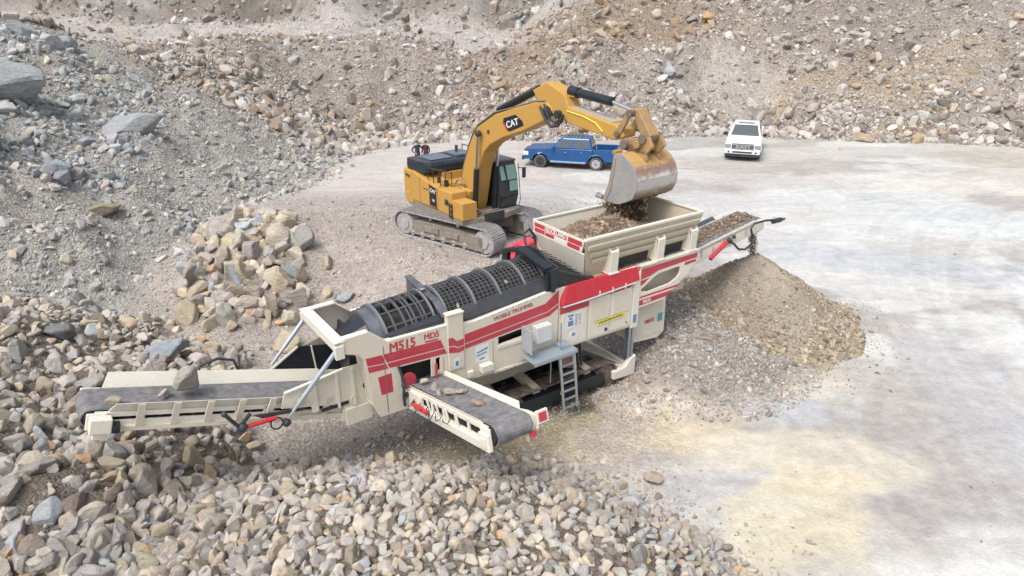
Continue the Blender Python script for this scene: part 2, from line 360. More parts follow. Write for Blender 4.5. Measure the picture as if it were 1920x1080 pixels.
def ground_mat(name, attr='Col', gravel=1.):
    m = bpy.data.materials.new(name); t, p = nodes(m)
    at = N(t, 'ShaderNodeAttribute'); at.attribute_name = attr
    tc = N(t, 'ShaderNodeTexCoord')
    def noise(sc, det, rough=.6):
        n = N(t, 'ShaderNodeTexNoise'); n.inputs['Scale'].default_value = sc; n.inputs['Detail'].default_value = det; n.inputs['Roughness'].default_value = rough
        t.links.new(tc.outputs['Object'], n.inputs['Vector']); return n
    def vor(sc):
        n = N(t, 'ShaderNodeTexVoronoi'); n.inputs['Scale'].default_value = sc; t.links.new(tc.outputs['Object'], n.inputs['Vector']); return n
    def mr(src, a, b, c, d):
        r = N(t, 'ShaderNodeMapRange'); t.links.new(src, r.inputs[0])
        for i, v in enumerate((a, b, c, d)): r.inputs[i+1].default_value = v
        return r.outputs[0]
    def mul(col, f):
        cc = N(t, 'ShaderNodeCombineColor')
        for i in range(3): t.links.new(f, cc.inputs[i])
        return mixc(t, 1., col, cc.outputs[0], 'MULTIPLY')
    v1 = vor(14); v2 = vor(34); n1 = noise(2.6, 13, .78); n2 = noise(.35, 6)
    gm = N(t, 'ShaderNodeAttribute'); gm.attribute_name = 'Grav'
    sep = N(t, 'ShaderNodeSeparateColor'); t.links.new(v1.outputs['Color'], sep.inputs[0])
    sep2 = N(t, 'ShaderNodeSeparateColor'); t.links.new(v2.outputs['Color'], sep2.inputs[0])
    c = at.outputs['Color']
    c = mul(c, mr(n1.outputs[0], .32, .68, .80, 1.13))
    g = mul(c, mr(sep.outputs[0], 0, 1, .72, 1.25)); g = mul(g, mr(sep2.outputs[1], 0, 1, .8, 1.18))
    g = mixc(t, mr(sep.outputs[2], .6, 1., 0, .35), g, ap(196, 172, 146, .6))
    c = mixc(t, gm.outputs['Fac'], c, g)
    mp = N(t, 'ShaderNodeMapping'); mp.inputs['Scale'].default_value = (.55, 1.25, 1); mp.inputs['Rotation'].default_value = (0, 0, R(-28)); t.links.new(tc.outputs['Object'], mp.inputs[0])
    sn = N(t, 'ShaderNodeTexNoise'); sn.inputs['Scale'].default_value = .9; sn.inputs['Detail'].default_value = 12; sn.inputs['Roughness'].default_value = .78; sn.inputs['Distortion'].default_value = .6; t.links.new(mp.outputs[0], sn.inputs['Vector'])
    c = mul(c, mr(sn.outputs[0], .36, .62, .84, 1.07))
    v3 = vor(5.5); s3 = N(t, 'ShaderNodeSeparateColor'); t.links.new(v3.outputs['Color'], s3.inputs[0]); sm = mr(v3.outputs['Distance'], .03, .16, 1, 0); g3 = mr(s3.outputs[1], .86, .9, 0, .6)
    mm = N(t, 'ShaderNodeMath', operation='MULTIPLY'); t.links.new(sm, mm.inputs[0]); t.links.new(g3, mm.inputs[1]); c = mixc(t, mm.outputs[0], c, ap(150, 145, 138))
    t.links.new(c, p.inputs['Base Color']); p.inputs['Roughness'].default_value = .93; p.inputs['Specular IOR Level'].default_value = .15
    ma = N(t, 'ShaderNodeMath', operation='MULTIPLY_ADD'); t.links.new(v1.outputs['Distance'], ma.inputs[0]); ma.inputs[1].default_value = -1.; t.links.new(n1.outputs[0], ma.inputs[2])
    mb = N(t, 'ShaderNodeMath', operation='MULTIPLY_ADD'); t.links.new(v2.outputs['Distance'], mb.inputs[0]); mb.inputs[1].default_value = -.5; t.links.new(ma.outputs[0], mb.inputs[2])
    bp = N(t, 'ShaderNodeBump'); bp.inputs['Distance'].default_value = .06; t.links.new(mb.outputs[0], bp.inputs['Height'])
    t.links.new(mr(gm.outputs['Fac'], 0, 1, .15, .9), bp.inputs['Strength']); t.links.new(bp.outputs[0], p.inputs['Normal'])
    return m
GM = ground_mat('ground_dust_and_gravel')
def gravmask(x, y):
    hz, d = hill(x, y); g = np.full(x.shape, .75)
    w = ss(0, 2.5, x-(4.2-.12*np.maximum(y-24, 0)-2.4*ss(17.5, 15.5, y))+fbm(x, y, .25, 5, 70)*6)
    g = g*(1-.8*w); g = g*(1-.75*ss(30, 38, y)); g = np.maximum(g, ss(0, .5, heap(x, y)+piles(x, y)[0])); g = np.maximum(g, ss(0, 1, d))
    return np.clip(g, 0.04, 1)
def sheet(name, X, Y, zf, keep=None, mat=GM, colf=gcol, gf=gravmask):
    nx, ny = len(X), len(Y); x, y = np.meshgrid(X, Y); z = zf(x, y); c = colf(x, y); g = gf(x, y)
    idx = np.arange(nx*ny).reshape(ny, nx)
    q = np.stack([idx[:-1, :-1], idx[:-1, 1:], idx[1:, 1:], idx[1:, :-1]], -1).reshape(-1, 4)
    out = []
    for nm, k in keep:
        qq = q if k is None else q[k(x, y)[:-1, :-1].reshape(-1)]
        us, inv = np.unique(qq, return_inverse=True); inv = inv.reshape(qq.shape)
        co = np.stack([x, y, z], -1).reshape(-1, 3)[us]
        me = bpy.data.meshes.new(nm); me.vertices.add(len(us)); me.vertices.foreach_set('co', co.astype(np.float32).ravel())
        me.loops.add(inv.size); me.loops.foreach_set('vertex_index', inv.astype(np.int32).ravel())
        me.polygons.add(len(qq)); me.polygons.foreach_set('loop_start', np.arange(0, inv.size, 4, dtype=np.int32))
        me.update(calc_edges=True)
        a = me.attributes.new('Col', 'FLOAT_COLOR', 'POINT'); cc = np.concatenate([c.reshape(-1, 3)[us], np.ones((len(us), 1))], 1); a.data.foreach_set('color', cc.astype(np.float32).ravel())
        a = me.attributes.new('Grav', 'FLOAT', 'POINT'); a.data.foreach_set('value', g.reshape(-1)[us].astype(np.float32))
        me.shade_smooth(); out.append(newobj(nm, me, mat))
    return out
def axis(parts):
    o = []
    for a, b, s in parts: o += list(np.arange(a, b, s))
    return np.array(o+[parts[-1][1]])
GX = axis([(-90, -32, 1.2), (-32, -20, .35), (-20, 8, .14), (8, 26, .11), (26, 45, .25), (45, 130, 1.5)])
GY = axis([(-25, 4, 1.), (4, 30, .12), (30, 46, .2), (46, 60, .28), (60, 90, .45), (90, 140, 2.)])
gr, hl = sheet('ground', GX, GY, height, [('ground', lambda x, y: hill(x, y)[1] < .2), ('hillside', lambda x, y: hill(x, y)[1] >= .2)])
tag(gr, 'pale dusty quarry floor with grey and yellow patches', kind='structure'); tag(hl, 'rubble covered quarry slopes around the floor', kind='structure')

# ------------------------------------------------------------------ rocks
RNG = np.random.default_rng(7)
def ico(level):
    bm = bmesh.new(); bmesh.ops.create_icosphere(bm, subdivisions=level, radius=1)
    v = np.array([p.co[:] for p in bm.verts]); f = np.array([[q.index for q in p.verts] for p in bm.faces]); bm.free(); return v, f
ICO = {l: ico(l) for l in (1, 2, 3, 4)}
def proto(level, rng, n=12, flat=.72):
    v, f = ICO[level]; v = v/np.linalg.norm(v, axis=1)[:, None]
    pn = rng.normal(size=(n, 3)); pn /= np.linalg.norm(pn, axis=1)[:, None]; dk = rng.uniform(.42, .90, n)
    dp = v @ pn.T; r = np.where(dp > .12, dk/np.maximum(dp, .12), 9); q = 42.; r = -np.log(np.exp(-q*np.minimum(r, 3)).sum(1)+math.exp(-q*1.12))/q; r = np.maximum(r, .3)
    if level >= 3: r = r*(1+.11*fbm(v[:, 0]*2+v[:, 2]*1.3+9, v[:, 1]*2-v[:, 2]*.8, 1.6, 3, int(rng.integers(999))))
    s = np.array([1.08, rng.uniform(.62, .98), rng.uniform(.45, .88)])
    return v*r[:, None]*s, f
PR = {1: [proto(1, RNG, 7) for _ in range(12)], 2: [proto(2, RNG) for _ in range(14)], 3: [proto(3, RNG) for _ in range(12)], 4: [proto(4, RNG, 13) for _ in range(12)]}
def rotm(n, rng, tilt=None):
    q = rng.normal(size=(n, 4)); q /= np.linalg.norm(q, axis=1)[:, None]; a, b, c, d = q.T
    return np.stack([1-2*(c*c+d*d), 2*(b*c-a*d), 2*(b*d+a*c), 2*(b*c+a*d), 1-2*(b*b+d*d), 2*(c*d-a*b), 2*(b*d-a*c), 2*(c*d+a*b), 1-2*(b*b+c*c)], 1).reshape(n, 3, 3)
def rockmat(name, use_obj=False):
    m = bpy.data.materials.new(name); t, p = nodes(m)
    if use_obj: src = N(t, 'ShaderNodeObjectInfo').outputs['Color']
    else:
        at = N(t, 'ShaderNodeAttribute'); at.attribute_name = 'Col'; src = at.outputs['Color']
    tc = N(t, 'ShaderNodeNewGeometry')
    n1 = N(t, 'ShaderNodeTexNoise'); n1.inputs['Scale'].default_value = 5.; n1.inputs['Detail'].default_value = 8; n1.inputs['Roughness'].default_value = .7; t.links.new(tc.outputs['Position'], n1.inputs['Vector'])
    n2 = N(t, 'ShaderNodeTexNoise'); n2.inputs['Scale'].default_value = 1.9; n2.inputs['Detail'].default_value = 4; t.links.new(tc.outputs['Position'], n2.inputs['Vector'])
    r = N(t, 'ShaderNodeMapRange'); r.inputs[1].default_value = .3; r.inputs[2].default_value = .7; r.inputs[3].default_value = .76; r.inputs[4].default_value = 1.18; t.links.new(n1.outputs[0], r.inputs[0])
    cc = N(t, 'ShaderNodeCombineColor')
    for i in range(3): t.links.new(r.outputs[0], cc.inputs[i])
    c = mixc(t, 1., src, cc.outputs[0], 'MULTIPLY')
    r2 = N(t, 'ShaderNodeMapRange'); r2.inputs[1].default_value = .55; r2.inputs[2].default_value = .75; r2.inputs[3].default_value = 0; r2.inputs[4].default_value = .45; t.links.new(n2.outputs[0], r2.inputs[0])
    c = mixc(t, r2.outputs[0], c, ap(188, 172, 150, .62))
    t.links.new(c, p.inputs['Base Color']); p.inputs['Roughness'].default_value = .9; p.inputs['Specular IOR Level'].default_value = .2
    b = N(t, 'ShaderNodeBump'); b.inputs['Strength'].default_value = .9 if use_obj else .55; b.inputs['Distance'].default_value = .16 if use_obj else .04
    mp = N(t, 'ShaderNodeMapping'); mp.inputs['Scale'].default_value = (1, 1, 3.2); mp.inputs['Rotation'].default_value = (.3, .2, 0); t.links.new(tc.outputs['Position'], mp.inputs[0])
    n5 = N(t, 'ShaderNodeTexNoise'); n5.inputs['Scale'].default_value = 2.2; n5.inputs['Detail'].default_value = 10; n5.inputs['Roughness'].default_value = .7; t.links.new(mp.outputs[0], n5.inputs['Vector']); t.links.new(n5.outputs[0] if use_obj else n1.outputs[0], b.inputs['Height']); t.links.new(b.outputs[0], p.inputs['Normal'])
    return m
RM = rockmat('limestone_rubble'); RMO = rockmat('limestone_boulder', True)
def build_rocks(name, P, S, C, lv, mat=RM, Rm=None, sq=None, rng=RNG):
    n = len(P); Rm = rotm(n, rng) if Rm is None else Rm; lv = np.broadcast_to(lv, (n,)); V = []; F = []; CC = []; off = 0
    pid = rng.integers(0, 12, n)
    for l in np.unique(lv):
        for k in range(12):
            s = np.where((lv == l) & (pid == k))[0]
            if not len(s): continue
            v, f = PR[int(l)][k]; vv = np.einsum('nij,vj->nvi', Rm[s], v)*S[s][:, None, None]
            if sq is not None: vv[:, :, 2] *= sq
            vv = vv+P[s][:, None, :]; V.append(vv.reshape(-1, 3))
            F.append((f[None]+off+(np.arange(len(s))*len(v))[:, None, None]).reshape(-1, 3)); off += len(s)*len(v)
            CC.append(np.repeat(C[s], len(v), 0))
    V = np.concatenate(V); F = np.concatenate(F); CC = np.concatenate([np.concatenate(CC), np.ones((len(V), 1))], 1)
    me = bpy.data.meshes.new(name); me.vertices.add(len(V)); me.vertices.foreach_set('co', V.astype(np.float32).ravel())
    me.loops.add(F.size); me.loops.foreach_set('vertex_index', F.astype(np.int32).ravel())
    me.polygons.add(len(F)); me.polygons.foreach_set('loop_start', np.arange(0, F.size, 3, dtype=np.int32)); me.update(calc_edges=True)
    a = me.attributes.new('Col', 'FLOAT_COLOR', 'POINT'); a.data.foreach_set('color', CC.astype(np.float32).ravel())
    for p_ in (): pass
    me.shade_flat()
    return newobj(name, me, mat)
def pal(n, cols, w, var=.12, rng=RNG):
    c = np.array([ap(*q, .70) for q in cols])[rng.choice(len(cols), n, p=np.array(w)/sum(w))]
    return np.clip(c*(1+rng.normal(0, var, (n, 1)))*(1+rng.normal(0, .018, (n, 3))), .02, .8)
TAN = ((202, 188, 166), (210, 200, 184), (198, 192, 183), (186, 181, 176), (206, 176, 142), (164, 152, 140), (188, 194, 198))
GREY = ((192, 191, 186), (182, 184, 183), (208, 205, 198), (160, 163, 163), (206, 197, 181))
BROWN = ((192, 184, 175), (176, 168, 160), (206, 199, 192), (156, 148, 140), (190, 172, 150), (214, 211, 206))
def jgrid(x0, x1, y0, y1, s, rng=RNG):
    x, y = np.meshgrid(np.arange(x0, x1, s), np.arange(y0, y1, s*.9)); x = x+(np.arange(x.shape[0])[:, None] % 2)*s/2
    x = x.ravel()+rng.uniform(-.36, .36, x.size)*s; y = y.ravel()+rng.uniform(-.36, .36, y.size)*s; return x, y
CAMP = np.array([0, 0, 10.]); FW = np.array([0, math.cos(R(23)), -math.sin(R(23))]); UP = np.array([0, math.sin(R(23)), math.cos(R(23))])
def view(P):
    q = P-CAMP; z = q @ FW; return 960+1283*q[:, 0]/z, 540-1283*(q @ UP)/z, z
def inview(P, m=60):
    x, y, z = view(P); return (x > -m) & (x < 1920+m) & (y > -m) & (y < 1080+m*1.5) & (z > 0)
BIG = []   # candidates for single boulders: position, size, colour, zone
ZONES = {}
def zone(name, x, y, S, C, up=.25, big=True):
    P = np.stack([x, y, height(x, y)+S*up], 1); k = inview(P, 70 if len(P) > 60000 else 330); P, S, C = P[k], S[k], C[k]
    ZONES[name] = [P, S, C, big]
def inpoly(x, y, poly): return sdist(x, y, poly) < 0
# coarse product heap under the tail conveyor and along the left edge
x, y = jgrid(-19, 0, 2, 22, .33); xx, yy = jgrid(-19, 0, 2, 22, .46); x = np.concatenate([x, xx]); y = np.concatenate([y, yy])
p, pz, pf = piles(x, y); k = (pz > .06) & (pz >= pf*.6) & (RNG.random(len(x)) < .96); x, y, pz = x[k], y[k], pz[k]
S = np.clip(RNG.lognormal(np.log(.165), .38, len(x)), .07, .42)*(1+.30*ss(-6, -12, x)*ss(16, 9, y))
zone('coarse', x, y, S, pal(len(x), TAN, (1.6, 2.4, 3.6, 3., .35, 1.2, .5), .10), .12)
# finer product heap in the foreground
x, y = jgrid(-10, 6.5, 3, 14, .215); x2, y2 = jgrid(-10, 6.5, 3, 14, .27); x = np.concatenate([x, x2]); y = np.concatenate([y, y2]); p, pz, pf = piles(x, y)
k = (pf > .02) & (pf > pz*.6); k |= (sdist(x, y, FINE)+wobble(x, y, 40)*.35 < .35*RNG.random(len(x))) & (pz < .2); x, y = x[k], y[k]
S = np.clip(RNG.lognormal(np.log(.128), .26, len(x)), .07, .24)*(1+.5*ss(-3.0, -6, x+RNG.normal(0, .8, len(x))))
zone('fine', x, y, S, pal(len(x), TAN, (1.5, 2.4, 4., 2.8, .2, .8, .45), .09), .1)
# tan boulders heaped behind the machine
BP = [(-12.4, 25.8), (-10.9, 28.4), (-9.2, 27.4), (-8.3, 25.0), (-7.4, 22.4), (-7.3, 20.0), (-8.8, 19.6), (-10.8, 20.8), (-12.2, 23.2)]
x, y = jgrid(-14, -5, 18.5, 30, .56); k = sdist(x, y, BP)+wobble(x, y, 77)*.3 < .15; x, y = x[k], y[k]; x2, y2 = jgrid(-14, -5, 18.5, 30, .72); k = sdist(x2, y2, BP) < -.4
x = np.concatenate([x, x2[k], [-6.6, -6.9, -7.0]]); y = np.concatenate([y, y2[k], [22.3, 23.9, 18.9]])
S = np.clip(RNG.lognormal(np.log(.35), .30, len(x)), .16, .60); S[-3:] = (.28, .33, .5)
C = pal(len(x), TAN, (2.6, 3.0, 1.6, 1.1, .7, .6, .6), .11); zone('tan', x, y, S, C, .38)
# rubble slope on the left
n = 130000; x = RNG.uniform(-36, -8.5, n); y = RNG.uniform(14, 50, n); hz, d = hill(x, y)
k = (d > -1.6*RNG.random(n)**1.5) & (RNG.random(n) < .7+1.8*fbm(x, y, .35, 3, 201)) & (piles(x, y)[1] < .15) & (x < -9.0-.03*(y-20)); x, y = x[k], y[k]
S = np.clip(.026+.032*RNG.pareto(2.4, len(x)), .026, .32)
C = pal(len(x), GREY, (3, 2.2, 3, 1, 1.4), .1); zone('grey', x, y, S, C, .15)
# blue-grey blasted boulders, upper left
BB = [(-40, 31), (-29, 27), (-23, 26.5), (-19.0, 28), (-18.2, 31), (-18.4, 36), (-19.5, 41), (-24, 45), (-36, 45)]
x, y = jgrid(-40, -15, 23, 46, .36); k = sdist(x, y, BB)+wobble(x, y, 78)*1.3 < 0; x, y = x[k], y[k]
S = np.clip(RNG.lognormal(np.log(.125), .68, len(x)), .045, .95)
zone('blue', x, y, S, pal(len(x), ((178, 184, 187), (190, 194, 195), (158, 165, 170), (206, 207, 205), (194, 188, 174)), (3, 3, 2, 1.4, .6), .1), .2)
# tail of grey rubble reaching the yard
x, y = jgrid(-19, -8, 24, 52, .42); dd = hill(x, y)[1]; k = (dd > -1.2+fbm(x, y, .4, 3, 204)*2) & (dd < 3.2) & (y > 27) & (RNG.random(len(x)) < .6); x, y = x[k], y[k]
zone('tail', x, y, np.clip(RNG.lognormal(np.log(.15), .48, len(x)), .06, .5), pal(len(x), GREY+BROWN[:1], (3, 2, 3, 1, 1.6, 1.5), .11), .2)
# back wall rubble
n = 430000; x = RNG.uniform(-46, 66, n); y = 47+43*RNG.random(n)**1.55; hz, d = hill(x, y); fb = fbm(x, y, .16, 4, 205)
org = ss(.0, .22, fbm(x, y, .1, 4, 112)*.8+.27*np.exp(-((x-10)/13)**2-((y-66)/6)**2)-.07)
den = .80+2.2*fb+.3*org+.9*np.exp(-d/2.2)-.12*ss(2, -8, x)*ss(2, 5, d); den = np.maximum(den, .5); bare = ss(1.3, .7, np.hypot((x-19)/4, (y-60)/4))+ss(1.3, .7, np.hypot((x-6)/9, (y-72)/3.4)); led = ss(7, -4, x-(y-60)*.25)*ss(63, 65, y)
k = (d > -.9*RNG.random(n)) & (RNG.random(n) < den*(1-.85*np.clip(bare, 0, 1))*(1-.85*led)); x, y, d, org = x[k], y[k], d[k], org[k]
S = np.clip((.042+.037*RNG.pareto(2.2, len(x)))*(1+.55*np.exp(-d/2.5))*(1+1.4*np.clip(fbm(x, y, .22, 3, 233), 0, 1)), .04, .6)
C = pal(len(x), BROWN, (3, 2.4, 2.6, 1.6, .6, 1.8), .13); o2 = pal(len(x), ((186, 164, 138), (172, 150, 126), (166, 150, 134), (202, 190, 172)), (1, .8, 1.2, 1.), .13)
C = np.where((RNG.random(len(x)) < org*.75)[:, None], o2, C); zone('back', x, y, S, C, .15)
n = 5200; x = RNG.uniform(-50, 8, n); y = 76.5+12*RNG.random(n)**1.6; k = RNG.random(n) < .35+1.6*fbm(x, y, .25, 3, 240)+.3; x, y = x[k], y[k]
zone('cliff', x, y, np.clip(RNG.lognormal(np.log(.20), .6, len(x)), .06, .9), pal(len(x), ((176, 176, 174), (160, 152, 142), (200, 200, 198), (146, 138, 128), (186, 176, 160)), (3, 2, 2, 1.6, 1), .12), -.25, False)
# line of bigger rocks at the foot of the back wall
n = 900; x = RNG.uniform(-13, 45, n); y = RNG.uniform(46, 56, n); dd = hill(x, y)[1]; k = (dd > -.7) & (dd < 1.8); x, y = x[k], y[k]
zone('foot', x, y, np.clip(RNG.lognormal(np.log(.22), .42, len(x)), .1, .7), pal(len(x), BROWN, (3, 2, 3, 1, 1.4, 2.4), .12), .25)
# loose gravel: bench behind the machine, heap under the feeder, sparse stones on the yard
def gravel(nm, n, bx, f, s0, cols, w, up=.1, par=2.6):
    x = RNG.uniform(bx[0], bx[1], n); y = RNG.uniform(bx[2], bx[3], n); k = f(x, y); x, y = x[k], y[k]
    zone(nm, x, y, np.clip(s0*(.7+.5*RNG.pareto(par, len(x))), .5*s0, s0*3.4), pal(len(x), cols, w, .13), up, False)
gravel('bench', 30000, (-13, 3, 15, 33), lambda x, y: (hill(x, y)[1] < .5) & (piles(x, y)[0] < .1) & (RNG.random(len(x)) < (.9-.8*ss(25.5, 30, y+.3*x))), .032, BROWN+GREY[:2], (3, 2, 2.5, 1.2, 1, 2, 1, 1))
gravel('heap', 17000, (2.2, 10.5, 14.3, 25), lambda x, y: (heap(x, y) > .03) | (seg(x, y, 3.2, 16.7, 6.2, 17.2)+1.4*fbm(x, y, .9, 3, 207) < 1.1+RNG.random(len(x))*1.1), .042, BROWN+GREY[:2], (2, 2, 3, 1.4, .7, 1.6, 1.4, 1.2))
gravel('yard', 7000, (-8, 40, 9, 52), lambda x, y: (hill(x, y)[1] < 0) & (piles(x, y)[0] < .05) & (RNG.random(len(x)) < .3+1.5*fbm(x, y, .35, 3, 250)), .026, BROWN, (2, 2, 2, 3, .6, 1), .05, 3)
gravel('fringe', 9000, (-8, 7, 9, 16), lambda x, y: (piles(x, y)[0] < .1) & (sdist(x, y, FINE) < .25+1.9*RNG.random(len(x))**2.2*(1+fbm(x, y, 1., 2, 208))), .04, TAN, (2, 3, 3, 2, .3, 1, 1))
gravel('under', 5000, (-8, 1, 12, 17), lambda x, y: (piles(x, y)[0] < .1) & (fbm(x, y, .8, 3, 209) > .02), .026, BROWN, (2, 2, 2, 2, .3, 2))
gravel('ring', 16000, (3.5, 13.2, 15.5, 25.5), lambda x, y: (np.hypot(x-8.05, y-21) < 2.6+2.6*RNG.random(len(x))**2.2+.9*fbm(x, y, .9, 3, 261)) & (y < 22.5), .034, ((188, 174, 150), (170, 156, 134), (202, 192, 174), (146, 132, 114)), (3, 2, 2, 1))
gravel('berm', 2400, (-1, 5.5, 24, 29), lambda x, y: seg(x, y, 1.1, 27.0, 3.4, 25.2)+.8*fbm(x, y, .8, 2, 210) < .75, .07, TAN, (2, 1, 1, 1, 1.5, 2, 1))

LAB = {'coarse': ('rock', 'in coarse heap', 'coarse rocks heaped under the tail conveyor'), 'fine': ('rock', 'of foreground heap', 'crushed rocks of the foreground heap'),
       'tan': ('boulder', 'in tan heap', 'tan boulders heaped behind the machine'), 'blue': ('boulder', 'on upper left mound', 'blue-grey boulders on the upper left mound'),
       'tail': ('boulder', 'at the foot of the left slope', 'grey boulders along the foot of the left slope'), 'grey': ('rock', 'lying on the left slope', 'loose grey rocks on the left slope'),
       'back': ('rock', 'on the back quarry wall', 'brown rocks on the back quarry wall'), 'foot': ('boulder', 'at the foot of the back wall', 'boulders at the foot of the back wall')}
AREAS = {'coarse': lambda x, y: 'above the belt' if y < 690 else ('by the left edge' if x < 170 and y < 900 else ('just under the belt' if y < 880 and x > 170 else ('bottom corner' if x < 170 else 'below the belt'))),
         'fine': lambda x, y: 'on the left' if x < 560 else ('in the middle' if x < 900 else 'on the right'), 'tan': lambda x, y: ('upper' if y < 490 else 'lower')+(' left' if x < 450 else ' right'),
         'blue': lambda x, y: ('top' if y < 130 else ('middle' if y < 220 else 'lower'))+(' left' if x < 140 else ' right')}
def words(c): 
    v = sum(c)/3; w = c[0]-c[2]; return ('pale' if v > .36 else 'dark' if v < .25 else 'mid-tone')+' '+('tan' if w > .10 else 'blue-grey' if w < -.005 else 'grey')
ORD = ['leftmost', 'second from left', 'third from left', 'fourth from left', 'fifth from left', 'sixth from left', 'seventh from left', 'eighth from left', 'ninth from left', 'tenth from left', 'eleventh from left', 'twelfth from left', 'thirteenth from left', 'fourteenth from left']
def number_labels(lst):   # lst of (object, stem, tail, px)
    gs = {}
    for o, st, tl, px, s in lst: gs.setdefault((st, tl), []).append((px, s, o))
    for (st, tl), v in gs.items():
        if len(v) > 7:   # split by size first
            v.sort(key=lambda q: -q[1]); h = (len(v)+2)//3; parts = [('biggest', v[:h]), ('middling', v[h:2*h]), ('smallest', v[2*h:])]
        else: parts = [('', v)]
        for sz, q in parts:
            q.sort(key=lambda e: e[0])
            for k, e in enumerate(q):
                k2 = k if k < len(ORD) else -1
                pre = '' if len(q) == 1 else (ORD[k] if k2 >= 0 else 'rightmost')+' of the '
                e[2]['label'] = (pre+(sz+' ' if sz else '')+st+('s' if len(q) > 1 else '')+' '+tl)
BOUL = []
def rock_mesh(k, lvl=4):
    v, f = PR[lvl][k]; me = bpy.data.meshes.new('rock'); me.from_pydata(v.tolist(), [], f.tolist()); me.materials.append(RMO); me.shade_flat(); return me
BOUL = [rock_mesh(k) for k in range(12)]
def boulder(P, s, c, label, group=None, kind='boulder', k=None, rot=None, sc=(1, 1, 1)):
    k = int(RNG.integers(12)) if k is None else k
    o = bpy.data.objects.new(kind, BOUL[k]); COL.objects.link(o); o.location = P; o.scale = [s*q for q in sc]
    o.rotation_euler = rot or tuple(RNG.uniform(0, 6.28, 3)); o.color = (*c[:3], 1); return tag(o, label, kind, group)
SPECIAL = 26
allc = []
for zn, (P, S, C, big) in ZONES.items():
    if big:
        x, y, z = view(P); vis = (x > 0) & (x < 1920) & (y > 0) & (y < 1080)
        allc += [(S[i]/z[i] if vis[i] else 0, zn, i) for i in range(len(P))]
allc.sort(reverse=True); pick = {}
for s, zn, i in allc[:300-SPECIAL]: pick.setdefault(zn, set()).add(i)
for zn, ids in pick.items():
    P, S, C, _ = ZONES[zn]; kind, lb, gp = LAB[zn]
    px_, py_, _ = view(P); ls = []
    for i in sorted(ids): ls.append((boulder(P[i], S[i], C[i], lb, gp, kind), words(C[i])+' '+kind, (AREAS[zn](px_[i], py_[i])+' ' if zn in AREAS else '')+lb, px_[i], S[i]))
    number_labels(ls)
    keep = np.array([i not in ids for i in range(len(P))]); ZONES[zn][:3] = [P[keep], S[keep], C[keep]]
STUFF = [('rubble_heap', ['coarse'], 'mixed grey and tan rocks filling the coarse heap'), ('crushed_rock', ['fine', 'fringe'], 'even cream grey crushed rock in the foreground'),
         ('scree', ['grey', 'blue', 'tail', 'tan'], 'blue-grey scree and rubble on the left slope'), ('wall_rubble', ['back', 'foot', 'cliff'], 'brown and orange rubble on the back quarry wall'),
         ('gravel', ['bench', 'heap', 'yard', 'under', 'berm', 'ring'], 'loose brown grey gravel on the quarry floor')]
for nm, zs, lb in STUFF:
    P = np.concatenate([ZONES[z][0] for z in zs]); S = np.concatenate([ZONES[z][1] for z in zs]); C = np.concatenate([ZONES[z][2] for z in zs])
    zz = view(P)[2]; px = S/zz*1283; lv = np.where(px < 4.5, 1, np.where(px < 12, 2, 3))
    o = build_rocks(nm, P, S, C, lv); tag(o, lb, nm.replace('_', ' '), kind='stuff'); print(nm, len(P), len(o.data.polygons))
# conspicuous single stones
def onground(x, y, s, up=.3): return (x, y, h1(x, y)+s*up)
BG = ap(172, 184, 192, .66)
for (x, y, s, sc, c, rz, lb) in [
    (-25.6, 35.4, 1.8, (1.3, 1.1, .8), (182, 189, 192), .1, 'largest layered blue-grey slab at the top left of the mound'),
    (-20.4, 37.2, 1.35, (1.3, .8, .75), (190, 194, 196), .5, 'long pale grey slab right of the largest slab on the upper left mound'),
    (-23.3, 28.8, 1.7, (1.2, 1, .8), (190, 196, 196), 2., 'huge pale slab with rusty stain at the left picture edge'),
    (-17.7, 28.2, .85, (1, .8, .7), (178, 170, 146), 1., 'ochre stained boulder at the lower right of the blue-grey mound'),
    (-20.4, 30.4, 1.0, (1.1, .8, .6), (170, 182, 190), 2.5, 'angular blue-grey boulder in the middle of the upper left mound'),
    (-12.0, 26.9, .75, (1, .7, .8), (206, 196, 176), .4, 'sharp upright tan boulder at the top left end of the tan boulder heap'),
    (-9.6, 16.7, .62, (1.1, .8, .8), (178, 187, 192), .4, 'blue-grey boulder alone behind the left end of the tail conveyor'),
    (-12.4, 16.9, .5, (1, .9, .8), (148, 150, 150), 1.4, 'dark grey boulder on the upper edge of the coarse heap'),
    (-5.85, 22.0, .34, (1, .9, .9), (186, 198, 204), .4, 'small blue-white rock lying apart on gravel right of the tan boulders'),
    (9.9, 54.6, .75, (1.2, .8, .8), (190, 176, 160), 1., 'rounded boulder at the foot of the wall left of the white pickup'),
    (26.6, 52.3, .8, (1.2, .9, .8), (206, 184, 160), 2., 'lone pinkish boulder at the foot of the wall far right'),
    (13.4, 61.0, .8, (.8, .8, 1.2), (200, 204, 206), 2., 'pale upright boulder on the slope above the digger bucket'),
    (17.6, 66.5, .8, (1, .8, 1), (214, 176, 128), 3., 'orange boulder high on the back wall'),
    (3.15, 12.5, .27, (1.2, .9, .7), (206, 190, 172), 3., 'tan rock lying apart on pale ground right of the foreground heap')]:
    boulder(onground(x, y, s*sc[2], .35), s, ap(*c, .66), lb, rot=(RNG.uniform(-.2, .2), RNG.uniform(-.2, .2), rz), sc=sc, k=int(rz*7) % 12)
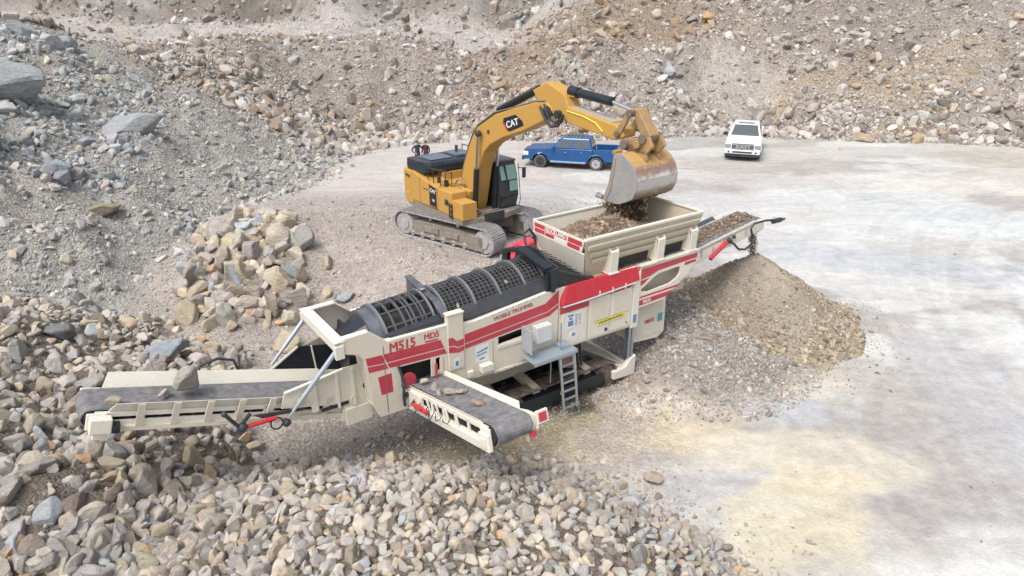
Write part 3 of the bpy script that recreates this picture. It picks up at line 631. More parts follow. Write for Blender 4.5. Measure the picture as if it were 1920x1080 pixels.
# cone of tan fines below the feed end conveyor
PK = (8.05, 21.0, 2.2)
def conez(x, y):
    r = np.hypot(x-PK[0], y-PK[1]); return PK[2]+.22-np.sqrt((.74*r)**2+.03)-.05*ss(2, 4, r)*r*0+.34*fbm(x, y, .8, 4, 220)*ss(0, 1.2, r)
def conecol(x, y):
    r = np.hypot(x-PK[0], y-PK[1]); a = np.arctan2(y-PK[1], x-PK[0]); c = np.zeros(x.shape+(3,))+np.array(ap(170, 161, 149))
    c = lerp(c, ap(192, 182, 163), ss(.9, .2, np.abs(a+1.1)+r*.07+fbm(x, y, 1.2, 3, 221))*ss(4, 1.2, r)); return c*(1+.12*fbm(x, y, 2, 3, 222))[..., None]
cx_ = np.arange(4, 13, .08)
cone, = sheet('gravel_pile', cx_, np.arange(16.5, 26, .08), conez, [('gravel_pile', lambda x, y: conez(x, y) > height(x, y)-.12)], colf=conecol, gf=lambda x, y: x*0+.45)
n = 34000; r = 4.3*RNG.random(n)**.55; a = RNG.uniform(0, 6.28, n); x = PK[0]+r*np.cos(a); y = PK[1]+r*np.sin(a); sandy = ss(1., .3, np.abs(((a+math.pi) % 6.2832)-math.pi+1.1))*ss(4.2, 1.5, r)
k = (conez(x, y) > height(x, y)-.25) & (RNG.random(n) < ss(.2, 1.6, r+fbm(x, y, 1., 3, 224)*1.5)*(1-.82*sandy)+.14); x, y, r = x[k], y[k], r[k]
S = np.clip(.046*(.7+.55*RNG.pareto(2.5, len(x))), .026, .14)*(.55+.75*ss(1.2, 3.9, r)); P = np.stack([x, y, np.maximum(conez(x, y), height(x, y))+S*.1], 1)
cs = build_rocks('gravel_pile_stones', P, S, pal(len(x), ((188, 174, 150), (170, 156, 134), (202, 192, 174), (146, 132, 114), (178, 170, 160)), (3, 2.4, 2, 1.6, 1), .12), 1)
cs.name = 'stones'; cs.parent = cone; tag(cs, kind='stuff'); tag(cone, 'conical pile of tan fines and small gravel under the feed end conveyor', 'gravel pile', kind='stuff')

# ------------------------------------------------------------------ screening machine. local x along the machine, y away from the viewer, z up
MO = (.55, 14.93, 0)
T = empty('mobile_screening_machine', MO, R(35.2), 'long cream and red tracked trommel screen with open hopper and three conveyors', 'screening machine')
NEAR = [(-4.88, 3.69), (-4.26, 3.71), (-3.87, 3.38), (-2.42, 3.35), (-2.0, 3.28), (-1.71, 3.24), (.73, 3.47), (3.46, 3.47), (3.46, 1.70), (1.71, 1.74), (.95, 1.74), (0, 1.84), (-1.22, 1.75), (-1.9, 1.8), (-2.25, 2.05), (-2.62, 2.2), (-2.86, 2.2),
        (-2.86, 2.66), (-3.6, 2.7), (-3.6, 2.3), (-3.44, 2.0), (-3.49, 1.62), (-4.14, 1.63), (-4.21, 1.76), (-4.29, 1.99), (-4.41, 3.1), (-4.5, 3.27), (-4.87, 3.4)]
m = MB().plate(NEAR, 0, .05, holes=[[(-1.06, 2.66), (-.33, 2.70), (-.34, 2.49), (-1.06, 2.46)], [(-2.74, 2.63), (-2.63, 2.64), (-2.64, 2.3), (-2.73, 2.3)]])
m.box(-2.42, -2.02, -.03, .12, 2.2, 3.58)                        # post
m.plate([(-2.44, 3.58), (-2.0, 3.58), (-2.0, 3.62), (-2.44, 3.62)], -.05, .14)
sp = m.build('side_panel', CREAM, T, .012)
FAR = [(-4.88, 3.69), (-4.26, 3.71), (-3.87, 3.38), (-2.4, 3.35), (-1.71, 3.24), (.73, 3.47), (5.6, 3.47), (5.3, 2.4), (3.5, 1.7), (-1.2, 1.75), (-2.4, 2.1), (-4.14, 1.63), (-4.29, 1.99), (-4.41, 3.1), (-4.87, 3.4)]
m = MB().plate(FAR, 1.95, 2.0); far = m.build('side_panel', CREAM, T, .012)
m = MB()
for y0, y1 in ((.05, .16), (1.84, 1.95)):
    for a, b in (((-4.88, 3.69), (-4.26, 3.71)), ((-4.26, 3.71), (-3.87, 3.38)), ((-3.87, 3.38), (-2.42, 3.35)), ((-2.0, 3.27), (-1.71, 3.24)), ((-1.71, 3.24), (.73, 3.47))):
        m.plate([(a[0], a[1]-.012), (b[0], b[1]-.012), (b[0], b[1]+.02), (a[0], a[1]+.02)], y0-.052, y1)
m.build('top_flange', CREAMW, T)
m = MB().box(-4.98, -4.80, .05, 1.95, 3.46, 3.66); m.box(-5.0, -4.76, -.02, 2.02, 3.66, 3.69); m.box(-4.99, -4.80, -.03, .06, 3.30, 3.60); m.box(-4.99, -4.80, 1.94, 2.03, 3.3, 3.6)
m.build('tail_beam', CREAMW, T, .012)
m = MB().plate([(-4.14, 1.63), (-3.49, 1.62), (-3.49, 1.66), (-4.14, 1.67)], .05, 1.95); m.plate([(-4.3, 1.99), (-4.14, 1.63), (-4.10, 1.66), (-4.26, 2.0)], .05, 1.95)
m.plate([(-4.29, 1.99), (-4.41, 3.1), (-4.38, 3.1), (-4.25, 1.99)], .06, .45); m.build('chute_floor', CREAM, T)
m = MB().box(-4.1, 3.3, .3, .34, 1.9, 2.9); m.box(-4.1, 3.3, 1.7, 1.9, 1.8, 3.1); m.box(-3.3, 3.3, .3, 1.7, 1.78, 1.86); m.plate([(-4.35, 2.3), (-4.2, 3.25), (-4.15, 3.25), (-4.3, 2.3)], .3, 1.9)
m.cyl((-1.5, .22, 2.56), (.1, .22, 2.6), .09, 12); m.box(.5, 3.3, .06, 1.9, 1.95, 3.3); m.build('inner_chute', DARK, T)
m = MB()
for u in np.arange(-1.6, .7, .19): m.cyl((u, -.012, 3.30+(u+1.71)*.09-.05), (u, 0, 3.30+(u+1.71)*.09-.05), .012, 6)
for u in np.arange(-3.7, -2.5, .2): m.cyl((u, -.012, 3.33), (u, 0, 3.33), .012, 6)
for u in np.arange(-1.1, .6, .24): m.cyl((u, -.035, 1.77), (u, 0, 1.77), .014, 6)
m.build('bolt', STEEL, sp)
m = MB().box(-3.97, -3.955, -.006, .0, 1.7, 3.3); m.box(-1.22, -1.21, -.005, 0, 1.8, 2.62); m.box(.72, .735, -.006, 0, 1.8, 2.95); m.box(-2.55, -2.54, -.005, 0, 2.25, 2.6); m.build('panel_seam', paint('dark_seam', (.16, .14, .11), .8), sp)  # dark brown joint lines between the panels
# red livery
m = MB(); Y = -.004
m.plate([(-4.365, 3.14), (-4.0, 3.12), (-3.94, 2.91), (-4.34, 2.955)], Y, 0); m.plate([(-4.34, 2.93), (-3.93, 2.885), (-3.88, 2.76), (-4.32, 2.79)], Y, 0)
m.plate([(-3.97, 3.12), (-2.60, 3.06), (-2.52, 2.84), (-3.91, 2.91)], Y, 0); m.plate([(-3.90, 2.885), (-2.51, 2.815), (-2.45, 2.68), (-3.85, 2.76)], Y, 0)
m.plate([(-1.98, 3.01), (.31, 3.17), (.66, 3.39), (.73, 3.42), (.73, 3.08), (.64, 3.05), (.40, 2.95), (-1.98, 2.78)], Y, 0)
m.plate([(-1.98, 2.755), (.41, 2.925), (.66, 3.025), (.73, 3.05), (.73, 2.96), (.45, 2.81), (-1.98, 2.64)], Y, 0)
m.build('red_stripe', REDS, sp)
m = MB(); Y2 = -.034
m.plate([(-2.42, 3.05), (-2.30, 3.03), (-2.2, 2.92), (-2.02, 2.94), (-2.02, 2.78), (-2.16, 2.76), (-2.28, 2.83), (-2.42, 2.85)], Y2, -.03); m.plate([(-2.42, 2.82), (-2.3, 2.81), (-2.17, 2.735), (-2.02, 2.755), (-2.02, 2.64), (-2.16, 2.62), (-2.42, 2.68)], Y2, -.03)
m.build('red_stripe', REDS, sp)
MB().plate([(-4.13, 2.62), (-3.82, 2.63), (-3.81, 2.17), (-4.08, 2.17)], Y, 0).build('red_reflector', REDS, sp)
txt('model_lettering', 'M515', .30, (-3.52, -.004, 3.205), (R(90), R(2), 0), REDS, sp, off=.004, sx=.92)
txt('maker_lettering', 'MDS', .19, (-2.82, -.004, 3.225), (R(90), R(2), 0), REDS, sp, off=.003, sx=1.)
MB().plate([(-2.98, 3.135), (-2.67, 3.115), (-2.67, 3.075), (-2.98, 3.095)], Y, 0).build('logo_bar', REDS, sp)
txt('side_lettering', 'MOBILE TROMMEL', .135, (-.62, -.004, 3.215), (R(90), R(-5), 0), paint('dull_red_letter', (.30, .10, .10), .5), sp, off=.004, sx=1.02)
def decal(nm, x0, x1, z0, z1, mat, par=sp, y=-.004, y1=0, sh=0): return MB().plate([(x0, z0), (x1, z0+sh), (x1, z1+sh), (x0, z1)], y, y1).build(nm, mat, par)
decal('white_sticker', -1.70, -1.34, 2.18, 2.60, WHT)
m = MB(); m.plate([(-1.66, 2.42), (-1.38, 2.47), (-1.36, 2.52), (-1.68, 2.45)], -.008, -.004); m.plate([(-1.68, 2.34), (-1.40, 2.38), (-1.40, 2.41), (-1.68, 2.37)], -.008, -.004); m.plate([(-1.6, 2.23), (-1.46, 2.24), (-1.46, 2.28), (-1.6, 2.27)], -.008, -.004); m.build('sticker_print', BLUED, sp)
decal('white_sticker', -2.3, -2.14, 2.24, 2.5, WHT, y=-.034, y1=-.03); decal('sticker_print', -2.26, -2.18, 2.3, 2.42, BLUED, y=-.038, y1=-.034)
m = MB().box(-1.62, -1.30, -.16, -.0, 1.94, 2.12); m.box(-1.95, -1.8, -.08, 0, 1.9, 2.05); m.build('marker_light_bracket', CREAMW, T, .01)
m = MB().box(-1.2, .62, -.02, .0, 1.74, 1.80); m.box(-1.1, -.29, -.02, 0, 2.36, 2.44); m.build('body_rail', CREAMW, T)
# engine bay: red hood, louvred doors
HD = [(.74, 3.44), (1.2, 3.53), (2.4, 3.53), (3.44, 3.47), (3.44, 3.08), (.78, 3.0)]
m = MB(); m.hexa([(.76, 0, 2.96), (3.44, 0, 3.06), (3.44, .10, 3.47), (.76, .10, 3.45), (.78, -.10, 3.0), (3.42, -.10, 3.09), (3.40, -.03, 3.45), (1.0, -.03, 3.50)])
for i in range(3): pass
hood = m.build('engine_hood', REDP, T, .02)
MB().plate([(.8, 2.99), (1.7, 2.995), (3.3, 3.07), (3.3, 3.045), (1.7, 2.97), (.8, 2.965)], -.108, -.07).build('pinstripe', WHT, hood)
m = MB().plate([(.78, 2.93), (1.7, 2.95), (3.2, 2.98), (3.2, 2.82), (1.7, 2.76), (.78, 2.76)], -.018, -.0); m.build('red_stripe', REDS, sp)
m = MB()
for u in (2.0, 2.45, 2.9): m.box(u-.012, u+.012, -.12, -.07, 2.98, 3.12)
each(m, 'hood_latch', CREAMW, hood)
for i, (a, b) in enumerate(((1.72, 2.46), (2.48, 3.24))):
    m = MB().plate([(a, 1.80), (b, 1.80), (b, 2.92), (a, 2.90)], -.03, 0, holes=[])
    d = m.build('engine_door', CREAMW, T, .008); m = MB()
    for k in range(13): z = 2.28+k*.045; m.hexa([(a+.08, -.034, z), (b-.08, -.034, z), (b-.08, -.03, z), (a+.08, -.03, z), (a+.08, -.056, z+.012), (b-.08, -.056, z+.012), (b-.08, -.03, z+.034), (a+.08, -.03, z+.034)])
    m.build('louvre', CREAM, d); MB().cyl((b-.12 if i == 0 else a+.6, -.05, 1.92), (b-.12 if i == 0 else a+.6, -.03, 1.92), .05 if i == 0 else .02, 12).build('door_latch', BLK, d)
    if i == 0:
        s = MB().plate([(a+.27, 2.13), (3.0, 2.16), (3.0, 2.27), (a+.27, 2.24)], -.062, -.056); s.build('yellow_sticker', YELD, d); m = MB(); rr = random.Random(3)
        for k in range(16): x0 = a+.33+k*.055; m.box(x0, x0+.034, -.066, -.062, 2.165+k*.0015, 2.165+k*.0015+rr.choice((.04, .055, .045)))
        m.build('sticker_print', BLK, d)
m = MB().plate([(.84, 1.80), (1.66, 1.80), (1.66, 2.74), (.84, 2.74)], -.03, 0); d = m.build('control_door', CREAMW, T, .01)
decal('white_sticker', .98, 1.52, 2.30, 2.70, WHT, d, -.034, -.03); m = MB(); m.box(1.02, 1.2, -.038, -.034, 2.62, 2.67); m.box(1.06, 1.16, -.038, -.034, 2.53, 2.59); m.box(1.03, 1.2, -.038, -.034, 2.36, 2.5)
m.build('sticker_print', BLUED, d); m = MB()
for k in range(6): m.box(1.26, 1.33, -.038, -.034, 2.34+k*.055, 2.37+k*.055); m.box(1.37, 1.46, -.038, -.034, 2.34+k*.055, 2.36+k*.055)
m.build('sticker_print', STEEL, d)
m = MB().cyl((1.22, -.036, 2.05), (1.22, -.03, 2.05), .15, 20); m.build('round_sticker', WHT, d); MB().box(1.17, 1.27, -.042, -.036, 2.06, 2.14).build('sticker_print', BLUED, d); MB().cyl((.93, -.05, 1.95), (.93, -.03, 1.95), .05, 10).build('door_latch', BLK, d)
m = MB().box(3.26, 3.50, -.06, .12, 1.68, 3.30); m.build('corner_post', CREAMW, T, .012); decal('white_sticker', 3.31, 3.43, 1.84, 2.08, BLUED, T, -.066, -.06)
# feed end wing with its oval opening, louvred box under it
WG = [(3.50, 3.36), (5.80, 3.40), (5.80, 3.14), (5.44, 2.80), (4.5, 2.23), (3.50, 2.20)]
m = MB().plate(WG, -.02, .03, holes=[[(5.08, 3.07), (4.9, 3.10), (4.23, 3.07), (4.0, 2.98), (3.58, 2.74), (3.60, 2.68), (3.87, 2.62), (4.7, 2.67), (4.95, 2.76), (5.06, 2.86)]])
m.box(3.5, 5.8, -.05, .1, 3.40, 3.46); wing = m.build('feeder_wing', CREAMW, T, .01)
m = MB(); m.plate([(3.52, 3.34), (5.74, 3.36), (5.74, 3.22), (5.1, 3.20), (4.2, 3.17), (3.9, 3.08), (3.52, 3.04)], -.024, -.02); m.plate([(3.52, 3.01), (3.86, 3.03), (3.66, 2.9), (3.52, 2.86)], -.024, -.02)
m.plate([(5.24, 3.17), (5.72, 3.18), (5.70, 3.1), (5.24, 3.08)], -.024, -.02); m.plate([(3.52, 2.54), (5.1, 2.56), (5.02, 2.50), (3.52, 2.49)], -.024, -.02); m.plate([(3.52, 2.43), (4.9, 2.44), (4.6, 2.31), (3.52, 2.27)], -.024, -.02); m.build('red_stripe', REDS, wing)
txt('wing_lettering', 'M515', .13, (3.83, -.026, 2.35), FRONT, WHT, wing, off=.004)
m = MB().box(3.55, 5.6, .25, .3, 2.2, 3.4); m.box(3.52, 5.6, .3, 1.9, 2.6, 2.66); m.plate([(3.5, 2.2), (3.5, 3.4), (5.6, 3.4), (5.3, 2.6), (4.9, 2.2)], 1.9, 1.95); m.build('feeder_inner_wall', HOPC, T)
m = MB().plate([(3.62, 2.3), (4.92, 2.3), (4.96, 1.0), (4.72, .86), (3.75, .96), (3.62, 1.02)], .26, .9); lb = m.build('radiator_box', CREAMW, T, .02); m = MB()
for k in range(24): z = 1.08+k*.048; m.hexa([(3.78, .256, z), (4.8, .256, z), (4.8, .26, z), (3.78, .26, z), (3.78, .232, z+.01), (4.8, .232, z+.01), (4.8, .26, z+.036), (3.78, .26, z+.036)])
m.build('louvre', CREAM, lb); txt('box_lettering', 'M515', .17, (4.28, .226, 1.52), (R(90), R(-3), 0), REDS, lb, off=.005, sx=.9); MB().box(4.62, 4.8, .222, .232, 1.42, 1.66).build('teal_sticker', paint('teal_decal', (.03, .30, .34), .5), lb)
# drum: steel hoops and bars around a dark core, inclined
A0 = Vector((-4.02, 1.0, 2.99)); A1 = Vector((.75, 1.0, 3.30)); AX = (A1-A0).normalized(); RD = .74
def onax(u): return A0+(A1-A0)*((u-A0.x)/(A1.x-A0.x))
e1 = AX.cross(Vector((0, 1, 0))).normalized(); e2 = AX.cross(e1)
def rim(u, a, r): return onax(u)+e1*(r*math.cos(a))+e2*(r*math.sin(a))
m = MB()
for k in range(14): a = 2*math.pi*k/14; m.beam(rim(-3.68, a, RD), rim(-2.5, a, RD), .03, .05, rim(0, a, 1)-onax(0))
for u in np.arange(-3.45, -2.45, .25): m.ringband(onax(u), AX, RD-.02, RD+.02, .05)
for k in range(3): m.ringband(onax(-3.05+k*.26), AX, RD-.01, RD+.03, .035)
for k in range(48): a = 2*math.pi*k/48; m.beam(rim(-2.25, a, RD), rim(.6, a, RD), .016, .02, rim(0, a, 1)-onax(0))
for u in np.arange(-2.2, .6, .115): m.ringband(onax(u), AX, RD-.012, RD+.012, .018, 44)
m.build('drum_screen', DRUM, T)
m = MB()
for u in (-3.68, -2.52, -2.2, -1.45, -.75, -.02, .55): m.ringband(onax(u), AX, RD-.02, RD+.055, .05, 48)
each(m, 'drum_hoop', paint('hoop_steel', (.15, .16, .18), .5, .2, dust=.3), T)
m = MB(); m.ringband(onax(-3.84), AX, RD-.1, RD-.02, .26, 48); m.ringband(onax(-3.72), AX, RD-.1, RD+.05, .05, 48); m.ringband(onax(-3.97), AX, RD-.3, RD+.0, .04, 48); m.build('drum_band', paint('band_steel', (.09, .11, .14), .4, .3, dust=.3), T, smooth=True)
m = MB().tube([onax(-3.98), onax(-4.5)], [.66, .42], 12); m.build('discharge_cone', BLKP, T)
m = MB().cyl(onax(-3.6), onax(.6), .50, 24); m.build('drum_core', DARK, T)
# guards, gantries
m = MB(); m.plate([(-3.86, 3.42), (-2.45, 3.46), (-2.45, 3.36), (-3.86, 3.39)], .14, .16); m.hexa([(-3.75, .1, 3.36), (-2.4, .1, 3.33), (-2.4, .30, 3.30), (-3.75, .30, 3.30), (-3.75, .1, 3.40), (-2.4, .1, 3.38), (-2.4, .34, 3.52), (-3.75, .34, 3.40)])
m.hexa([(-2.0, .1, 3.27), (.75, .1, 3.47), (.75, .38, 3.3), (-2.0, .38, 3.1), (-2.0, .1, 3.31), (.75, .1, 3.52), (.75, .36, 3.76), (-2.0, .36, 3.53)])
m.hexa([(-3.75, 1.72, 3.2), (.75, 1.72, 3.4), (.75, 1.9, 3.4), (-3.75, 1.9, 3.3), (-3.75, 1.78, 3.42), (.75, 1.72, 3.6), (.75, 1.9, 3.52), (-3.75, 1.9, 3.4)]); m.build('drum_guard', BLK, T)
m = MB(); m.plate([(.12, 3.1), (.12, 3.50), (.55, 3.72), (1.75, 3.90), (1.95, 3.86), (1.95, 3.3), (1.85, 3.3), (1.75, 3.5), (1.4, 3.82-.04), (1.0, 3.86-.08), (.62, 3.62), (.30, 3.3), (.2, 3.1)], -2.40, -2.34, ax='yz')
m.beam((-2.37, .12, 3.51), (-2.37, .55, 3.73), .18, .03); m.beam((-2.37, .55, 3.735), (-2.37, 1.92, 3.90), .18, .03); m.build('middle_gantry', paint('blue_grey_steel', (.07, .085, .11), .4, .2, dust=.3), T, .008)
m = MB(); pts = [(.50, .02, 3.45), (.45, .05, 4.02), (.42, 1.15, 4.22), (.42, 1.80, 4.0), (.42, 1.85, 3.4)]
for a, b in zip(pts[:-1], pts[1:]): m.beam(a, b, .26, .11, (1, 0, 0) if abs(a[2]-b[2]) > .4 else (0, 0, 1))
m.box(.36, .72, .0, .1, 3.45, 4.0); m.build('feed_gantry', BLKP, T, .02)
m = MB(); m.ringband(onax(.78), AX, .3, .95, .06, 36); m.plate([(.05, 3.5), (.05, 4.0), (1.15, 4.2), (1.8, 4.0), (1.8, 3.5)], .70, .76, ax='yz'); m.build('feed_end_plate', BLK, T)
m = MB()   # perforated guard between gantry and hopper
for k in range(15):
    u = .62+k*.09; h = 3.95-(u-.62)*.42; m.beam((u, .03, 3.47), (u, .03, h), .014, .02, (1, 0, 0)); m.beam((u, .03, h), (u, 1.8, h+.12-(u-.6)*.05), .014, .02)
for k in range(7): z = 3.5+k*.075; m.beam((.6, .03, z), (min(2.0, .62+(3.95-z)/.42), .03, z), .014, .02)
m.beam((.6, .03, 3.97), (1.95, .03, 3.42), .05, .05)
for k in range(9): m.beam((.62, .1+k*.2, 3.97+.02*k), (1.9, .1+k*.2, 3.46+.02*k), .014, .02)
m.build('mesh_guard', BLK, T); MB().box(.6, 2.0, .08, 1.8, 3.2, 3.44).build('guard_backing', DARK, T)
# far side red cover peeping over the gantry
m = MB().hexa([(.75, 1.98, 3.4), (1.6, 1.98, 3.5), (1.6, 2.45, 3.5), (.75, 2.45, 3.4), (.95, 1.98, 3.85), (1.55, 1.98, 4.0), (1.55, 2.4, 4.0), (.85, 2.4, 3.85)]); m.build('far_engine_cover', paint('pink_red_paint', (.60, .03, .07), .35, dust=.2), T, .03)
m = MB().tube([(1.0, 1.7, 3.9), (1.05, 1.9, 4.3), (1.3, 2.0, 4.35), (1.5, 2.0, 4.1), (1.5, 2.0, 3.9)], .035, 8); m.build('exhaust_hose', BLK, T, smooth=True)
# hopper
HX0, HX1, HY0, HY1, HZ = 1.55, 5.85, .04, 2.14, 4.52
def wallq(m, a, b, c, d, t, nrm):
    n = Vector(nrm).normalized()*t; m.hexa([a, b, c, d]+[tuple(Vector(p)+n) for p in (a, b, c, d)])
bx0, bx1, by0, by1, bz = 1.78, 5.55, .30, 1.75, 3.42
def hwall(nm, p, n, mat=HOPC): m = MB(); wallq(m, *p, .035, n); return m.build(nm, mat, T)
hwall('hopper_wall', ((HX0, HY0, HZ), (HX1, HY0, HZ), (bx1, by0, bz), (bx0, by0, bz)), (0, -1, -.4))
hwall('hopper_wall', ((HX0, HY1, HZ), (HX1, HY1, HZ), (bx1, by1, bz), (bx0, by1, bz)), (0, 1, -.4), paint('hopper_inside', (.56, .52, .43), .5, dust=.3))
hwall('hopper_wall', ((HX1, HY0, HZ), (HX1, HY1, HZ), (bx1, by1, bz), (bx1, by0, bz)), (1, 0, -.4))
hwall('hopper_wall', ((HX0, HY0, HZ-.34), (HX0, HY1, HZ-.30), (bx0, by1, bz), (bx0, by0, bz)), (-1, 0, -.3), CREAMW)
m = MB().plate([(HY0, HZ), (HY1, HZ+.03), (HY1-.04, HZ-.30), (HY0+.12, HZ-.36)], HX0-.03, HX0+.01, ax='yz'); hp = m.build('hopper_end_panel', CREAMW, T, .008)
m = MB(); xx = HX0-.034
def hs(ya, yb, za, zb): m.plate([(ya, za), (yb, za), (yb, zb), (ya, zb)], xx, HX0-.03, ax='yz')
hs(.12, .66, 4.345, 4.47); hs(.20, .68, 4.21, 4.325); hs(1.62, 2.06, 4.38, 4.49); hs(1.62, 2.05, 4.245, 4.355); hs(1.22, 1.59, 4.24, 4.33)
m.plate([(.72, 4.345), (1.59, 4.36), (1.59, 4.49), (.72, 4.475)], xx, HX0-.03, ax='yz'); m.build('red_stripe', REDS, hp)
txt('hopper_lettering', 'ROCKLAND', .165, (HX0-.036, 1.155, 4.42), (R(90), 0, R(-90)), WHT, hp, off=.006, sx=.9)
MB().box(HX0-.034, HX0-.03, .74, 1.18, 4.24, 4.32).build('white_sticker', WHT, hp)
m = MB(); m.beam((HX0, HY0, HZ), (HX1, HY0, HZ), .1, .07); m.beam((HX0, HY1, HZ), (HX1, HY1, HZ), .08, .06); m.beam((HX1, HY0, HZ), (HX1, HY1, HZ), .08, .06); m.build('hopper_rim', CREAMW, T, .012)
def hw(u, t): return (u, HY0+(by0-HY0)*t-.035, HZ+(bz-HZ)*t)   # point on the near wall
m = MB()
for t in (.2, .40, .58):
    a = Vector(hw(HX0+.55*t, t)); b = Vector(hw(HX1-.5*t, t)); m.beam(a, b, .13, .12, (0, -1, -.25))
each(m, 'hopper_rib', HOPC, T, .02)
for u in (2.5, 4.2, 5.5):
    w_ = .24; m = MB().plate([(HY0-.06, HZ-.40), (HY0-.01, HZ-.50), (.02, 3.5), (.3, 3.47), (.3, 3.6), (.14, HZ-.35)], u-w_/2, u-w_/2+.03, ax='yz'); m.plate([(HY0-.06, HZ-.40), (.02, 3.5), (.3, 3.47), (.14, HZ-.35)], u+w_/2, u+w_/2+.03, ax='yz')
    m.hexa([(u-w_/2, -.02, 3.47), (u+w_/2+.03, -.02, 3.47), (u+w_/2+.03, .02, 3.47), (u-w_/2, .02, 3.47), (u-w_/2, -.05, 4.06), (u+w_/2+.03, -.05, 4.06), (u+w_/2+.03, 0, 4.1), (u-w_/2, 0, 4.1)])
    m.box(u-.16, u+.19, -.06, .25, 3.45, 3.49); m.build('hopper_bracket', CREAMW, T, .008)
m = MB()
for a, b in ((2.75, 3.95), (4.45, 5.3)): m.hexa([(a, .23, 3.44), (b, .23, 3.44), (b, .25, 3.44), (a, .25, 3.44), (a, .17, 3.74), (b, .17, 3.74), (b, .2, 3.74), (a, .2, 3.74)])
m.build('hopper_slot', DARK, T)
m = MB()
for k in range(26): m.beam((2.7+k*.1, .12, 3.475), (2.74+k*.1, .24, 3.49), .02, .02)
m.build('feeder_grating', STEEL, T); MB().box(2.0, 5.6, .05, 1.9, 3.36, 3.42).build('feeder_deck', HOPC, T)
# galvanised leg, foot and tracked chassis
m = MB().box(3.26, 3.34, .0, .16, .75, 1.7); m.box(3.37, 3.45, -.01, .15, .75, 1.7); m.box(3.26, 3.45, .04, .12, .75, 1.7); m.build('support_leg', GALV, T, .006)
m = MB().plate([(2.75, .22), (3.55, .16), (3.56, .78), (3.36, .72), (3.2, .5), (2.75, .46)], -.04, 0.1); m.box(3.1, 3.5, .1, 1.9, .2, .45); m.build('chassis_foot', CREAMW, T, .02)
m = MB().hexa([(2.3, .9, .95), (3.3, .2, .42), (3.4, .9, .42), (2.6, 1.6, .95), (2.3, .9, 1.0), (3.3, .2, .47), (3.4, .9, .47), (2.6, 1.6, 1.0)]); m.build('chassis_guard', HOPC, T)
m = MB().beam((-1.6, .95, 1.0), (2.4, .95, 1.0), .10, .34); m.beam((-1.6, 1.45, 1.0), (2.4, 1.45, 1.0), .12, .26); m.beam((.18, .1, .72), (.18, 1.9, .9), .22, .16); m.beam((-.9, .1, .72), (-.9, 1.9, .9), .22, .16); m.beam((1.9, .1, .72), (1.9, 1.9, .9), .22, .16); m.build('chassis', HOPC, T, .01)
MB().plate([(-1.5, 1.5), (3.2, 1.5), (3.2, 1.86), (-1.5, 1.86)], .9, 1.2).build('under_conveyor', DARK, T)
m = MB().cyl((1.62, .18, .95), (1.52, .2, 1.75), .035, 8); m.cyl((1.72, .18, .95), (1.64, .2, 1.75), .035, 8); m.build('support_ram', BLKP, T)
MB().plate([(1.1, 1.0), (1.75, .8), (1.75, 1.74), (1.1, 1.74)], .3, .34).build('dusty_red_guard', paint('dusty_red', (.22, .05, .07), .7, dust=.5), T)
